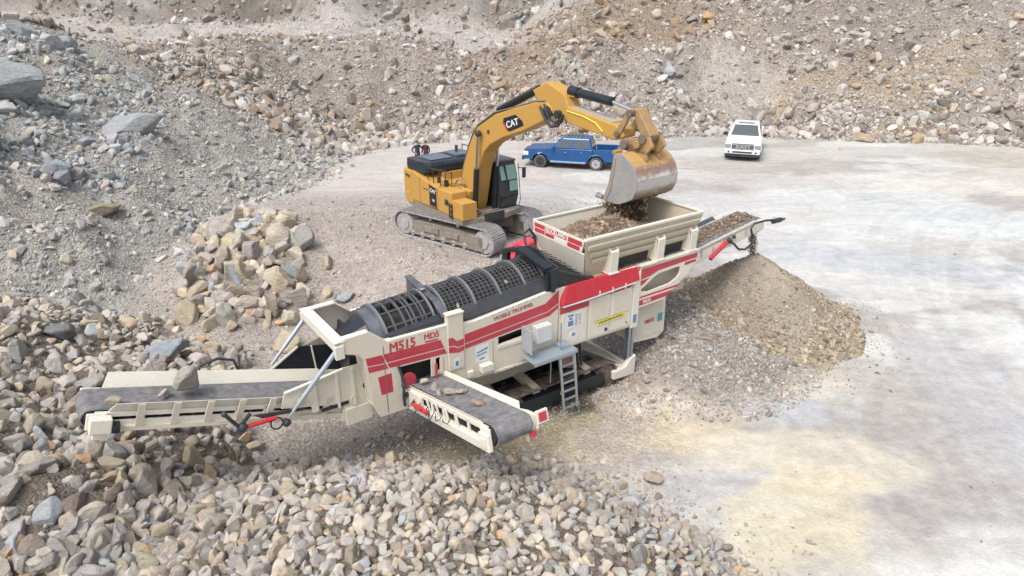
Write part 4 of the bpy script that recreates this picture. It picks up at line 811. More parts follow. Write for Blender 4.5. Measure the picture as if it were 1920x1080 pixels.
def crawler(name, parent, L, H, Wd, n, mat_s, mat_f, M, plates=1, grouser=.035, arch=0):
    r = H/2; root = None; m = MB(); per = 2*(L-2*r)+2*math.pi*r; s = per/n
    def at(t):
        t %= per; a = L-2*r
        if t < a: return Vector((-a/2+t, 0, H)), Vector((1, 0, 0)), Vector((0, 0, 1))
        t -= a
        if t < math.pi*r: th = t/r; return Vector((a/2+r*math.sin(th), 0, r+r*math.cos(th))), Vector((math.cos(th), 0, -math.sin(th))), Vector((math.sin(th), 0, math.cos(th)))
        t -= math.pi*r
        if t < a: return Vector((a/2-t, 0, 0)), Vector((-1, 0, 0)), Vector((0, 0, -1))
        t -= a; th = t/r; return Vector((-a/2-r*math.sin(th), 0, r-r*math.cos(th))), Vector((-math.cos(th), 0, math.sin(th))), Vector((-math.sin(th), 0, -math.cos(th)))
    for k in range(n):
        c, d, nn = at(k*s); yv = Vector((0, 1, 0)); c = c-nn*.03; a = d*(s*.46); b = yv*(Wd/2); h = nn*.018
        m.hexa([c-a-b-h, c+a-b-h, c+a+b-h, c-a+b-h, c-a-b+h, c+a-b+h, c+a+b+h, c-a+b+h])
        for gx in (-.3, .05, .36): g = c+d*(s*gx)+h; w = d*.010; hh = nn*grouser; m.hexa([g-w-b, g+w-b, g+w+b, g-w+b, g-w-b+hh, g+w-b+hh, g+w+b+hh, g-w+b+hh])
    tb = m.xf(M).build('track_belt', mat_s, parent); m = MB(); a = L/2-r
    for y in (-Wd*.16, Wd*.16):
        pass
    m.plate([(-a, H*.16), (a, H*.16), (a, H*.62), (a*.5, H*.70), (-a*.6, H*.72), (-a, H*.6)], -Wd*.36, Wd*.36)
    m.box(-a*.9, a*.9, -Wd*.42, Wd*.42, H*.16, H*.22); m.box(-a*.5, -a*.1, -Wd*.44, Wd*.44, H*.36, H*.58); m.box(a*.05, a*.4, -Wd*.44, Wd*.44, H*.34, H*.54); m.box(a*.62, a*1.0, -Wd*.46, Wd*.46, H*.14, H*.66); fr = m.xf(M).build('track_frame', mat_f, parent, .01); m = MB()
    for k in range(7): x = -a*.8+k*a*1.6/6; m.cyl((x, -Wd*.4, H*.2), (x, Wd*.4, H*.2), H*.11, 14)
    for k in (-.35, .35): m.cyl((a*k, -Wd*.3, H*.84), (a*k, Wd*.3, H*.84), H*.06, 10)
    each(m.xf(M), 'roller', mat_s, parent)
    for sx in (-1, 1):
        m = MB().cyl((sx*a, -Wd*.40, r), (sx*a, Wd*.40, r), r*.82, 22); m.cyl((sx*a, -Wd*.46, r), (sx*a, Wd*.46, r), r*.45, 16)
        for k in range(8): t = k*math.pi/4; m.cyl((sx*a+r*.62*math.cos(t), -Wd*.43, r+r*.62*math.sin(t)), (sx*a+r*.62*math.cos(t), Wd*.43, r+r*.62*math.sin(t)), r*.07, 6)
        m.xf(M).build('sprocket' if sx < 0 else 'idler', mat_s if mat_s != TRK else TRK, parent)
RUST = paint('rusty_track', (.05, .042, .04), .6, .2, dust=.75, dcol=(.34, .26, .23), scale=5)
for yy in (.24, 1.76): crawler('crawler', T, 3.85, .80, .40, 44, RUST if yy > 1 else RUST, BLKP, Matrix.Translation((1.0, yy, 0)), grouser=.02)
m = MB().plate([(-.55, .24), (2.25, .24), (2.45, .34), (2.3, .58), (-.55, .58)], .005, .03); m.build('track_side_cover', BLKP, T, .01); MB().ringband((.95, 0.0, .44), (0, 1, 0), .04, .07, .012, 16).build('lifting_eye', YELD, T)
# cabinet, platform, ladder
m = MB().box(-.10, .36, -.24, -.02, 2.28, 2.72); cb = m.build('control_cabinet', paint('cabinet_white', (.58, .60, .60), .35, dust=.2), T, .02); MB().box(-.40, -.37, -.42, .0, 2.16, 2.78).build('cabinet_door', paint('clear_panel', (.36, .38, .42), .2), T, .005)
MB().tube([(.52, -.38, 2.74), (.52, -.40, 1.9)], .016, 6).build('handrail', GALV, T); MB().tube([(.05, -.6, 1.35), (.05, -.6, 2.0)], .012, 6).build('handrail', GALV, T)
m = MB(); m.box(-.45, .88, -.60, -.06, 1.98, 2.01); m.beam((-.45, -.6, 1.98), (.88, -.6, 1.98), .03, .09); m.beam((.88, -.6, 1.98), (.88, -.06, 1.98), .03, .09); m.box(.55, .82, -.4, -.1, 2.01, 2.08); m.build('platform', paint('platform_galv', (.36, .44, .50), .45, .5), T, .004)
m = MB(); l0, l1 = Vector((.36, -.56, 2.0)), Vector((.50, -.62, .36)); dx = Vector((.44, 0, 0))
for q in (Vector((0, 0, 0)), dx): m.beam(l0+q, l1+q, .025, .07, (1, 0, 0)); m.beam(l0+q+Vector((.06, .16, 0)), l1+q+Vector((.10, .16, .1)), .02, .03, (1, 0, 0))
m.build('ladder', GALV, T, .004); 
for k in range(7): c = l0.lerp(l1, .06+k*.148); MB().beam(c, c+dx, .05, .03, (0, -.2, 1)).build('ladder_rung', GALV, T)
# conveyors, built along +X of their own matrix, belt running outwards
def conveyor(name, M, L, w, skirt0, near_skirt, far_skirt, beam, bz_=-.30, r=.16):
    bm_ = MB()
    for y in (-w/2-.05, w/2+.05):
        bm_.beam((0, y, bz_), (L-.1, y, bz_), .05, beam); bm_.beam((0, y, -.02), (L-.15, y, -.02), .06, .09)
    n = max(3, int(L/.55))
    for k in range(n+1): x = .15+k*(L-.5)/n; bm_.box(x-.035, x+.035, -w/2-.08, -w/2-.04, -.3, 0); bm_.box(x-.035, x+.035, w/2+.04, w/2+.08, -.3, 0)
    bm_.xf(M).build('conveyor_frame', CREAMW, T, .006); m = MB()
    top = [(0, .05), (L-.1, .05)]; prof = [(0, .05), (L-.12, .05)]+[(L-.12+(r+.05)*math.sin(t), -r+(r+.05)*math.cos(t)) for t in np.linspace(.2, math.pi, 10)]+[(0, -2*r-.05)]
    inn = [(p[0]-(.02 if p[0] > L-.1 else 0), p[1]-(.02 if p[1] > -r else -.02)) for p in prof]
    for y0, y1, z0, z1 in ((-w/2, -w*.25, .05, 0), (-w*.25, w*.25, 0, 0), (w*.25, w/2, 0, .05)):
        for a, b, c, d in zip(prof[:-1], prof[1:], inn[:-1], inn[1:]):
            f = lambda p, z: (p[0], p[1]+(z if p[0] < L-.3 else 0))
            P = [(f(a, z0)[0], y0, f(a, z0)[1]), (f(b, z0)[0], y0, f(b, z0)[1]), (f(b, z1)[0], y1, f(b, z1)[1]), (f(a, z1)[0], y1, f(a, z1)[1]), (f(c, z0)[0], y0, f(c, z0)[1]), (f(d, z0)[0], y0, f(d, z0)[1]), (f(d, z1)[0], y1, f(d, z1)[1]), (f(c, z1)[0], y1, f(c, z1)[1])]
            m.hexa(P)
    m.xf(M).build('conveyor_belt', BELT, T, smooth=True); MB().cyl((L-.12, -w/2-.04, -r), (L-.12, w/2+.04, -r), r, 20).xf(M).build('head_pulley', DARK, T); m = MB()
    for y in (-w/2-.09, w/2+.09): m.box(L-.34, L-.02, y-.03, y+.03, -r-.16, .02)
    each(m.xf(M), 'pulley_bracket', CREAMW, T, .02); m = MB()
    for k in range(n*2): x = .2+k*(L-.6)/(n*2); m.cyl((x, -w/2-.02, -.1), (x, w/2+.02, -.1), .04, 8)
    m.xf(M).build('idler', BLK, T); m = MB()
    for y, sk, s in ((-w/2-.03, near_skirt, -1), (w/2+.03, far_skirt, 1)):
        if sk: m.hexa([(skirt0, y, .03), (L-.35, y, .03), (L-.35, y+.02, .03), (skirt0, y+.02, .03), (skirt0, y+s*sk*.6, .03+sk), (L-.45, y+s*sk*.6, .03+sk), (L-.45, y+s*sk*.6+.02, .03+sk), (skirt0, y+s*sk*.6+.02, .03+sk)])
    m.xf(M).build('belt_skirt', CREAMW, T)
def cmat(o, d, side):   # x along d, y along side, z up
    d = Vector(d).normalized(); s = Vector(side); s = (s-d*s.dot(d)).normalized(); u = d.cross(s); 
    return Matrix.Translation(o) @ Matrix((d, s, u)).transposed().to_4x4()
# tail conveyor rises to the left
# use side=-y so that z stays up (x × y = z)
th = R(17.2); MT_ = cmat((-4.1, .98, 1.80), (-math.cos(th), 0, math.sin(th)), (0, -1, 0)); LT = 5.45
conveyor('tail', MT_, LT, .86, .9, .26, .19, .12, -.20, .13)
def TP(p): return MT_ @ Vector(p)
m = MB(); w2 = .48
for x in np.arange(.55, 5.0, .58): m.hexa([(x-.06, w2+.06, -.24), (x+.06, w2+.06, -.24), (x+.06, w2+.10, -.24), (x-.06, w2+.10, -.24), (x-.06, w2+.18, .24), (x+.06, w2+.18, .24), (x+.06, w2+.21, .24), (x-.06, w2+.21, .24)])
each(m.xf(MT_), 'skirt_stiffener', CREAM, T)
m = MB(); m.beam((.1, w2+.04, -.28), (LT-.5, w2+.04, -.28), .10, .10); m.beam((.1, -w2-.02, -.28), (LT-.5, -w2-.02, -.28), .10, .10); m.xf(MT_).build('lower_rail', CREAM, T, .01)
m = MB().plate([(-6.1, 2.40), (-6.0, 2.72), (-5.57, 2.77), (-4.76, 2.89), (-4.32, 2.87), (-4.16, 1.86)], .34, .37); nc = m.build('near_hopper_cheek', CREAM, T); each(MB().box(-5.5, -5.36, .30, .34, 2.1, 2.74).box(-4.95, -4.89, .30, .34, 2.0, 2.84).box(-4.6, -4.54, .30, .34, 1.95, 2.84), 'cheek_stiffener', CREAMW, nc); MB().beam((-6.0, .33, 2.73), (-4.76, .33, 2.88), .07, .03).build('cheek_flange', CREAMW, nc); MB().box(-5.3, -4.7, .325, .34, 2.02, 2.10).build('cheek_slot', DARK, nc)
m = MB(); SK = [(-5.88, 2.62), (-5.24, 2.98), (-4.44, 2.80), (-4.30, 2.10)]
m.plate(SK, 1.66, 1.69); sk = m.build('black_rubber_skirt', BLKP, T); m = MB(); m.beam((-5.9, 1.64, 2.60), (-5.24, 1.64, 2.99), .03, .04); m.beam((-4.95, 1.63, 2.93), (-4.9, 1.63, 2.30), .03, .03, (1, 0, 0)); m.build('skirt_edge', CREAMW, sk)
MB().plate([(-5.8, 2.46), (-5.14, 2.79), (-4.63, 2.91), (-4.11, 3.05), (-4.1, 2.0)], 1.95, 1.97).build('far_hopper_cheek', HOPC, T)
m = MB().box(-4.8, -4.2, .3, .9, 1.5, 1.9); m.plate([(-4.9, 1.62), (-4.2, 1.4), (-4.15, 2.0), (-4.75, 2.25)], .36, .40); m.plate([(-4.9, 1.62), (-4.2, 1.4), (-4.15, 2.0), (-4.75, 2.25)], 1.6, 1.64); m.build('conveyor_pivot', CREAM, T, .01)
m = MB().box(LT-.40, LT-.06, w2+.06, w2+.26, -.28, .0); m.box(LT-.34, LT-.12, w2+.10, w2+.2, -.42, -.28); m.xf(MT_).build('drive_motor_box', CREAMW, T, .02)
m = MB()
for k in range(6): m.ringband((LT-.52+k*.02, w2+.16, -.2), (1, 0, 0), .05, .11, .012, 14)
m.xf(MT_).build('drive_motor', BLK, T)
def strut(p, q, nm='gas_strut'):
    p, q = Vector(p), Vector(q); m = MB().cyl(p, q, .035, 10); m.cyl(p.lerp(q, .35), q, .05, 10); m.build(nm, paint('strut_grey', (.42, .48, .55), .35, .5, dust=.1), T, smooth=True)
strut((-6.05, .28, 2.13), (-4.93, .10, 3.45), 'support_strut'); strut((-5.75, 1.98, 2.56), (-4.86, 1.98, 3.5), 'support_strut')
m = MB().cyl((-6.80, .2, 2.34), (-6.26, .2, 2.33), .045, 12); m.build('hydraulic_ram', REDP, T, smooth=True)
m = MB().beam((-7.18, .2, 2.76), (-6.98, .2, 2.42), .06, .10, (0, 1, 0)); m.beam((-6.72, .2, 2.60), (-6.95, .2, 2.38), .05, .07, (0, 1, 0)); m.ball((-6.9, .2, 2.36), .10, 6); m.ball((-7.18, .2, 2.76), .06, 6); m.ball((-6.06, .24, 2.12), .09, 6)
m.tube([(-6.26+.12*math.cos(t), .2, 2.2+.13*math.sin(t)) for t in np.linspace(0, 5.8, 14)], .018, 6); m.plate([(-6.66, 2.50), (-5.65, 2.30), (-5.65, 2.26), (-6.5, 2.38)], .25, .29); m.build('folding_link', BLK, T)
m = MB().tube([(-6.5, 1.75, 2.75), (-6.55, 1.8, 3.0), (-6.85, 1.8, 3.13), (-7.2, 1.8, 3.08), (-7.3, 1.75, 2.9)], .03, 8); m.build('hose_loop', BLK, T, smooth=True)
# side conveyor rises towards the viewer
th = R(13.2); MS_ = cmat((-3.0, .55, 1.98), (0, -math.cos(th), math.sin(th)), (1, 0, 0)); LS = 3.95
conveyor('side', MS_, LS, .76, .2, .05, .11, .12)
m = MB(); w2 = .43
for x in (1.55, 1.95, 2.35, 2.75): m.hexa([(x-.03, -w2-.06, -.3), (x+.03, -w2-.06, -.3), (x+.03, -w2-.02, -.3), (x-.03, -w2-.02, -.3), (x-.03, -w2-.10, .02), (x+.03, -w2-.10, .02), (x+.03, -w2-.06, .02), (x-.03, -w2-.06, .02)])
m.beam((0, -w2-.03, -.37), (LS-.3, -w2-.03, -.37), .10, .17); m.beam((0, -w2-.03, -.16), (1.2, -w2-.03, -.16), .08, .30); m.xf(MS_).build('side_conveyor_beam', CREAMW, T, .012)
m = MB(); m.box(LS-.34, LS-.02, -w2-.12, -w2-.02, -.42, -.08); m.box(LS-.28, LS-.08, -w2-.15, -w2-.12, -.34, -.16); m.box(LS-.3, LS+.06, w2+.06, w2+.12, -.3, -.0); each(m.xf(MS_), 'head_bracket', CREAMW, T, .02)
m = MB(); m.box(LS+.04, LS+.10, w2+.06, w2+.32, -.20, .06); o = m.xf(MS_).build('reflector_plate', CREAMW, T, .01); MB().box(LS+.10, LS+.106, w2+.10, w2+.28, -.16, .02).xf(MS_).build('red_reflector', REDS, o); MB().box(LS+.0, LS+.05, w2-.1, w2+.04, -.42, -.32).xf(MS_).build('red_reflector', REDS, T)
m = MB().cyl((1.05, -w2-.14, -.22), (1.6, -w2-.14, -.26), .05, 10); m.cyl((1.0, -w2-.2, -.18), (1.45, -w2-.2, -.2), .03, 8); m.xf(MS_).build('hydraulic_ram', REDP, T, smooth=True)
m = MB(); rr = random.Random(9)
for k in range(7): x = .3+k*.32; m.tube([(x, -w2-.1, -.2), (x+.1, -w2-.16, -.32+rr.uniform(-.1, .1)), (x+.25, -w2-.14, -.25), (x+.34, -w2-.1, -.12)], .010, 6)
m.ball((.6, -w2-.1, -.1), .06, 6); m.ball((.9, -w2-.1, -.22), .05, 6); m.xf(MS_).build('hydraulic_hose', BLK, T, smooth=True)
m = MB().cyl((-3.42, -.02, 2.32), (-3.42, .04, 2.32), .17, 18); m.box(-2.80, -2.76, -.10, -.05, 2.15, 2.55); each(m, 'red_flange', REDS, T)
m = MB().tube([(-3.66, -.04, 2.75), (-3.6, -.12, 2.4), (-3.62, -.1, 2.0), (-3.58, -.05, 1.75)], .03, 8); m.ball((-3.6, -.1, 2.3), .06, 6); m.build('hose_bundle', BLK, T, smooth=True)
m = MB().beam((-2.0, -.35, 1.2), (-1.2, .3, .75), .05, .4, (0, 0, 1)); m.build('rear_mudguard', HOPC, T); m = MB().tube([(-1.7+.16*math.cos(t), -.3, 1.35+.2*math.sin(t)) for t in np.linspace(-.6, 3.6, 10)], .022, 6); m.build('hose_loop', BLK, T, smooth=True)
# fines conveyor out of the feed end
th = R(8.5); MR_ = cmat((5.0, 1.12, 2.83), (math.cos(th), 0, math.sin(th)), (0, 1, 0)); LR = 4.6
conveyor('fines', MR_, LR, .90, .3, .06, .1, .14)
m = MB().plate([(.6, -.42), (LR-.2, -.34), (LR+.05, -.2), (LR-.1, .06), (.6, .06)], -.53, -.49); m.xf(MR_).build('side_plate', CREAMW, T, .01)
m = MB().plate([(1.7, .05), (3.55, .05), (3.4, .22), (1.75, .22)], .50, .53); m.xf(MR_).build('rubber_skirt', paint('slate_rubber', (.14, .17, .22), .5), T)
m = MB().cyl((2.0, -.60, -.42), (2.75, -.60, -.12), .06, 12); m.xf(MR_).build('hydraulic_ram', REDP, T, smooth=True)
m = MB().tube([(2.8, -.6, -.1), (3.0, -.66, -.25), (3.2, -.68, -.5), (3.5, -.7, -.62), (3.8, -.7, -.55), (3.85, -.7, -.3), (3.75, -.7, 0), (3.9, -.7, .12), (4.4, -.72, .06), (4.75, -.72, -.04)], .035, 8); m.ball((2.85, -.62, -.1), .09, 6); m.ball((3.05, -.62, -.05), .06, 6)
m.cyl((4.7, -.8, -.05), (5.1, -.8, -.12), .08, 10); m.cyl((5.05, -.8, -.11), (5.3, -.8, -.16), .04, 8); m.xf(MR_).build('motor_hose', BLK, T, smooth=True)
def W_(M, p): return Matrix.Translation(MO) @ Matrix.Rotation(R(35.2), 4, 'Z') @ M @ Vector(p)
# stones riding on the belts and in the drum
for (M, x, y, s, sc, c, lb) in [(MT_, 3.72, -.02, .37, (.85, .9, 1.3), (196, 190, 180), 'largest grey and tan boulder riding on the tail conveyor belt'), (MT_, 4.15, .05, .16, (1, .9, .8), (214, 200, 190), 'small pinkish stone beside the largest boulder on the tail conveyor'),
        (MT_, 1.8, .1, .11, (1.1, .9, .7), (216, 200, 176), 'small tan stone on the tail conveyor near the struts'), (MT_, LT-.45, .25, .15, (1.1, .9, .8), (206, 196, 176), 'tan stone at the discharge end of the tail conveyor'),
        (MS_, .75, -.1, .14, (1, .9, .9), (214, 206, 194), 'pale stone highest up the side conveyor at its opening'), (MS_, 1.2, -.12, .12, (1.3, .8, .7), (200, 192, 184), 'flat grey stone second on the side conveyor'),
        (MS_, 1.62, -.22, .13, (1.3, .9, .6), (196, 186, 172), 'stone touching the near edge of the side conveyor'), (MS_, 1.85, -.1, .16, (1.2, .9, .6), (204, 196, 178), 'flat tan stone in the middle of the side conveyor'),
        (MS_, 2.0, .14, .14, (1.3, .6, .7), (210, 198, 180), 'long tan stone by the far skirt of the side conveyor'), (MS_, 2.85, -.02, .15, (1.2, 1, .5), (206, 182, 156), 'orange tan stone lowest and alone on the side conveyor')]:
    boulder(W_(M, (x, y, .05+s*sc[2]*.55)), s, ap(*c, .66), lb, 'stones riding on the conveyors' if 'conv' in lb else None, 'stone', rot=(RNG.uniform(-.3, .3), RNG.uniform(-.3, .3), RNG.uniform(0, 6)), sc=sc)
def stuff_rocks(nm, P, S, C, lb, cat, lv=1): o = build_rocks(nm, np.array(P), np.array(S), C, lv); return tag(o, lb, cat, kind='stuff')
DIRT = ((138, 118, 102), (158, 136, 114), (116, 99, 86), (186, 166, 142), (148, 138, 130))
P = []; rs = np.random.default_rng(4)
for k in range(2400): P.append(W_(MR_, (rs.uniform(.6, LR-.15), rs.normal(0, .16), .05+abs(rs.normal(0, .03)))))
stuff_rocks('conveyed_fines', P, np.clip(.018*(1+rs.pareto(2.2, 2400)), .018, .06), pal(2400, DIRT, (1, 2, 1, 2, 2), .14, rs), 'mixed tan stones carried on the feed end conveyor', 'stones')
P = []; n = 420
for k in range(1500): t = rs.random(); P.append(W_(MR_, (LR+.04+.07*t+rs.normal(0, .025+.03*t), -.1+rs.normal(0, .07), -.1-1.4*t)))
P = [p for p in P if p.z > PK[2]-.1]; stuff_rocks('falling_fines', P, rs.uniform(.010, .024, len(P)), pal(len(P), DIRT, (1, 2, 1, 3, 2), .14, rs), 'thin stream of tan fines falling off the feed end conveyor', 'falling fines')
# load inside the hopper
def hop(u, v): 
    return 3.98+.46*math.exp(-((u-2.75)/1.3)**2-((v-1.0)/.95)**2)+.22*math.exp(-((u-3.6)/.8)**2-((v-1.3)/.6)**2)
P = []; S = []; 
for k in range(5200):
    u = rs.uniform(1.7, 4.9); v = rs.uniform(.12, 1.95); z = hop(u, v)
    ylo = HY0+(by0-HY0)*(HZ-z)/(HZ-bz)+.05; yhi = HY1+(by1-HY1)*(HZ-z)/(HZ-bz)-.05; xlo = HX0+(bx0-HX0)*(HZ-z)/(HZ-bz)+.1
    if ylo < v < yhi and u > xlo: s = min(.03*(1+rs.pareto(2.2)), .13); P.append(W_(Matrix.Identity(4), (u, v, z-.3*s))); S.append(s)
TW = T.matrix_world
stuff_rocks('hopper_load', P, S, pal(len(P), DIRT, (3, 2, 2, 1.4, 1.5), .14, rs), 'brown soil and stones lying in the hopper', 'soil and stones', 2)
X = np.linspace(1.75, 5.0, 44); V2 = np.linspace(.2, 1.9, 24); m = MB(); vs = [(u, min(max(v, HY0+(by0-HY0)*(HZ-hop(u, v))/(HZ-bz)+.03), HY1+(by1-HY1)*(HZ-hop(u, v))/(HZ-bz)-.03), hop(u, v)-.04) for v in V2 for u in X]
fs = [(j*44+i, j*44+i+1, (j+1)*44+i+1, (j+1)*44+i) for j in range(23) for i in range(43)]; m.add(vs, fs); hm = m.build('soil', paint('brown_soil', (.22, .16, .115), .95, dust=.5, dcol=(.35, .27, .2), bump=.8), None); hm.location = MO; hm.rotation_euler = (0, 0, R(35.2)); tag(hm, 'brown soil bed filling the bottom of the hopper', 'soil', kind='stuff')
P = []; S = []   # drum contents
for k in range(1100):
    a = rs.normal(.6, .55); r = .64*math.sqrt(rs.random()); u = rs.uniform(-3.3, .4); p = onax(u)+Vector((0, math.sin(a)*.5-.1, -math.cos(a)*.58*abs(1))); P.append(W_(Matrix.Identity(4), p)); S.append(rs.uniform(.03, .08))
stuff_rocks('drum_load', P, S, pal(len(P), TAN, (2, 2, 2, 2, .5, 2, 1), .14, rs), 'stones tumbling inside the drum screen', 'stones')
for (u, a, s, lb) in [(-3.0+.55, -.05, .09, 'pale stone caught on top of the drum under the middle gantry'), (-1.9, .95, .06, 'pale stone stuck in the near side of the fine mesh next to the middle gantry'), (-.5, .75, .06, 'larger pale stone stuck in the drum mesh near its middle'), (-.78, .85, .045, 'smaller pale stone stuck in the drum mesh near its middle')]:
    p = onax(u)+Vector((0, -math.sin(a)*(RD+.02), math.cos(a)*(RD+.02))); boulder(W_(Matrix.Identity(4), p), s, ap(222, 216, 206, .66), lb, None, 'stone', sc=(1.2, 1, .8))

# ------------------------------------------------------------------ excavator. local x forward, y to its left (away), z up
XO = (-1.6746, 25.7832, 1.35)
X = empty('excavator', XO, R(-52), 'yellow tracked excavator with raised boom tipping its bucket over the hopper', 'excavator')
def TM(y): return Matrix.Rotation(R(15.3), 4, 'Z') @ Matrix.Translation((0, y, 0))
for yy in (-1.27, 1.27): crawler('crawler', X, 5.0, 1.04, .76, 46, TRK, TRKD, TM(yy), grouser=.035)
m = MB().plate([(-.9, -1.1), (.9, -1.1), (1.5, -.9), (.8, -.4), (.8, .4), (1.5, .9), (.9, 1.1), (-.9, 1.1), (-1.5, .9), (-.8, .4), (-.8, -.4), (-1.5, -.9)], .38, .82, ax='xy'); m.xf(Matrix.Rotation(R(15.3), 4, 'Z')).build('car_body', TRKD, X, .05)
m = MB().cyl((0, 0, .8), (0, 0, 1.06), .72, 28); m.build('swing_ring', BLK, X)
m = MB().plate([(-2.2, -1.4), (1.6, -1.4), (1.75, -.5), (1.75, .5), (1.5, 1.4), (-2.2, 1.4), (-2.55, 1.0), (-2.55, -1.0)], 1.03, 1.24, ax='xy'); m.build('deck', TRKD, X, .02)
arc = [(-2.62+.10*(y/1.4)**2, y) for y in np.linspace(-1.38, 1.38, 9)]
m = MB().plate([(-1.85, -1.42)]+[(-2.35, -1.42)]+arc+[(-2.35, 1.42), (-1.85, 1.42)], 1.12, 2.42, ax='xy'); cw = m.build('counterweight', YEL, X, .06)
m = MB().plate([(-1.85, 1.24), (-.62, 1.26), (-.62, 2.20), (-1.85, 2.44)], -1.42, -.6); m.plate([(-.60, 1.26), (.0, 1.28), (.0, 2.14), (-.60, 2.19)], -1.42, -.6); bp = m.build('side_panel', YEL, X, .025)
m = MB().plate([(-2.3, 2.28), (-1.98, 2.22), (-1.98, 2.12), (-2.3, 2.18)], -1.43, -1.42); m.build('panel_vent', BLK, cw)
m = MB().plate([(-.55, 1.36), (-.06, 1.33), (-.06, 2.06), (-.55, 2.16)], -1.428, -1.42); dc = m.build('black_decal', BLKP, bp)
txt('maker_lettering', 'CAT', .20, (-.31, -1.432, 1.93), (R(90), R(6), 0), WHT, dc, off=.006, sx=1.); txt('model_lettering', '336', .13, (-.28, -1.432, 1.58), (R(90), R(6), 0), WHT, dc, off=.003, sx=.9)
m = MB()
for x_ in (-1.25,): m.box(x_-.008, x_+.008, -1.425, -1.42, 1.28, 2.3)
m.box(-1.8, -.02, -1.425, -1.42, 1.30, 1.31); m.box(-1.0, -.65, -1.428, -1.42, 1.9, 1.93); m.build('panel_seam', BLK, bp)
m = MB().tube([(.0, -.9, 2.0), (.3, -.7, 2.1), (.5, -.45, 1.9), (.45, -.4, 1.6)], .04, 7); m.tube([(-.2, -.5, 2.1), (.1, -.5, 2.35), (.35, -.42, 2.2), (.3, -.36, 1.8)], .035, 7); m.build('body_hose', paint('grey_hose', (.16, .16, .15), .7, dust=.5), X, smooth=True)
m = MB()
for k in range(7): m.box(1.1+k*.07, 1.14+k*.07, -.75, -.45, 1.24, 1.30+.05*(k % 3))
m.tube([(.9, -.6, 1.3), (1.2, -.55, 1.45), (1.5, -.4, 1.35), (1.6, -.1, 1.4), (1.5, .3, 1.35)], .04, 6); m.tube([(.8, -.7, 1.35), (1.3, -.62, 1.5), (1.55, -.3, 1.3)], .03, 6); m.build('valve_hoses', paint('greasy_brown', (.13, .09, .07), .6, dust=.6), X)
m = MB().box(.2, .6, -.1, .3, 5.9, 5.9001) if False else MB().box(1.70, 1.76, -.5, .4, 1.05, 1.35); m.build('front_bumper', BLK, X)
txt('small_lettering', 'CAT', .12, (-2.2, -1.436, 1.5), FRONT, YELD, cw, off=.003)
m = MB().box(.02, .98, -1.42, -.75, 1.24, 2.12); m.build('fuel_tank', YEL, X, .04); m = MB().box(.98, 1.68, -1.42, -.8, 1.24, 1.86); m.box(1.0, 1.66, -1.43, -.8, 1.55, 1.57); m.box(1.0, 1.66, -1.43, -.8, 1.70, 1.72); m.build('tool_box', YEL, X, .04)
m = MB().box(.55, .75, -1.47, -1.42, 1.62, 1.82); m.build('round_light', BLK, X, .02)
m = MB()
for x0 in (.86, 1.02): m.beam((x0, -1.46, 1.18), (x0, -1.46, 1.75), .025, .04, (1, 0, 0))
for k in range(3): m.box(.86, 1.02, -1.5, -1.44, 1.25+k*.2, 1.28+k*.2)
m.build('step', BLK, X)
m = MB().box(-1.8, .9, -.6, -.35, 1.24, 2.05); m.box(-1.8, -.85, -.6, 1.42, 1.24, 2.42); m.box(-.85, .0, -.75, 1.42, 1.24, 2.12); m.box(-.85, -.05, -1.3, -.5, 2.12, 2.20); m.build('house', YEL, X, .03)
m = MB().box(-.8, .35, -.35, .35, 1.24, 2.0); m.build('swing_motor_bay', TRKD, X)
hd = MB().plate([(-2.42, -1.32), (-.98, -1.32), (-.86, -1.1), (-.86, 1.1), (-.98, 1.32), (-2.42, 1.32), (-2.5, 1.15), (-2.5, -1.15)], 2.44, 2.86, ax='xy').build('engine_hood', paint('hood_black', (.015, .022, .034), .22, dust=.12, dcol=(.2, .22, .26)), X, .13)
m = MB().plate([(-2.1, -.9), (-1.2, -.9), (-1.2, .1), (-2.1, .1)], 2.86, 2.90, ax='xy'); m.plate([(-2.1, .3), (-1.2, .3), (-1.2, 1.1), (-2.1, 1.1)], 2.86, 2.95, ax='xy'); m.build('hood_lid', paint('hood_lid_grey', (.10, .14, .19), .25, dust=.1), hd, .03); MB().cyl((-1.7, .6, 2.9), (-1.7, .62, 3.2), .06, 10).build('exhaust_pipe', BLK, hd)
m = MB()
for (x0, y0) in ((-.8, -1.3), (-.45, -1.28), (-.05, -1.22), (.1, -1.1), (.3, -.95)): m.tube([(x0, y0, 2.15), (x0, y0, 2.72)], .02, 6)
m.tube([(-.8, -1.3, 2.72), (.1, -1.1, 2.72), (.3, -.95, 2.66)], .02, 6); m.build('handrail', BLK, X); MB().tube([(-2.4, 1.36, 2.8), (-2.4, 1.36, 3.05), (-1.2, 1.36, 3.05), (-1.0, 1.36, 2.6)], .02, 6).build('handrail', BLK, X)
MB().cyl((-.35, -1.1, 2.15), (-.35, -1.1, 2.42), .07, 12).build('pre_cleaner', BLK, X); MB().cyl((.0, -1.0, 2.1), (.0, -1.0, 2.35), .09, 12).build('filler_cap', BLK, X)
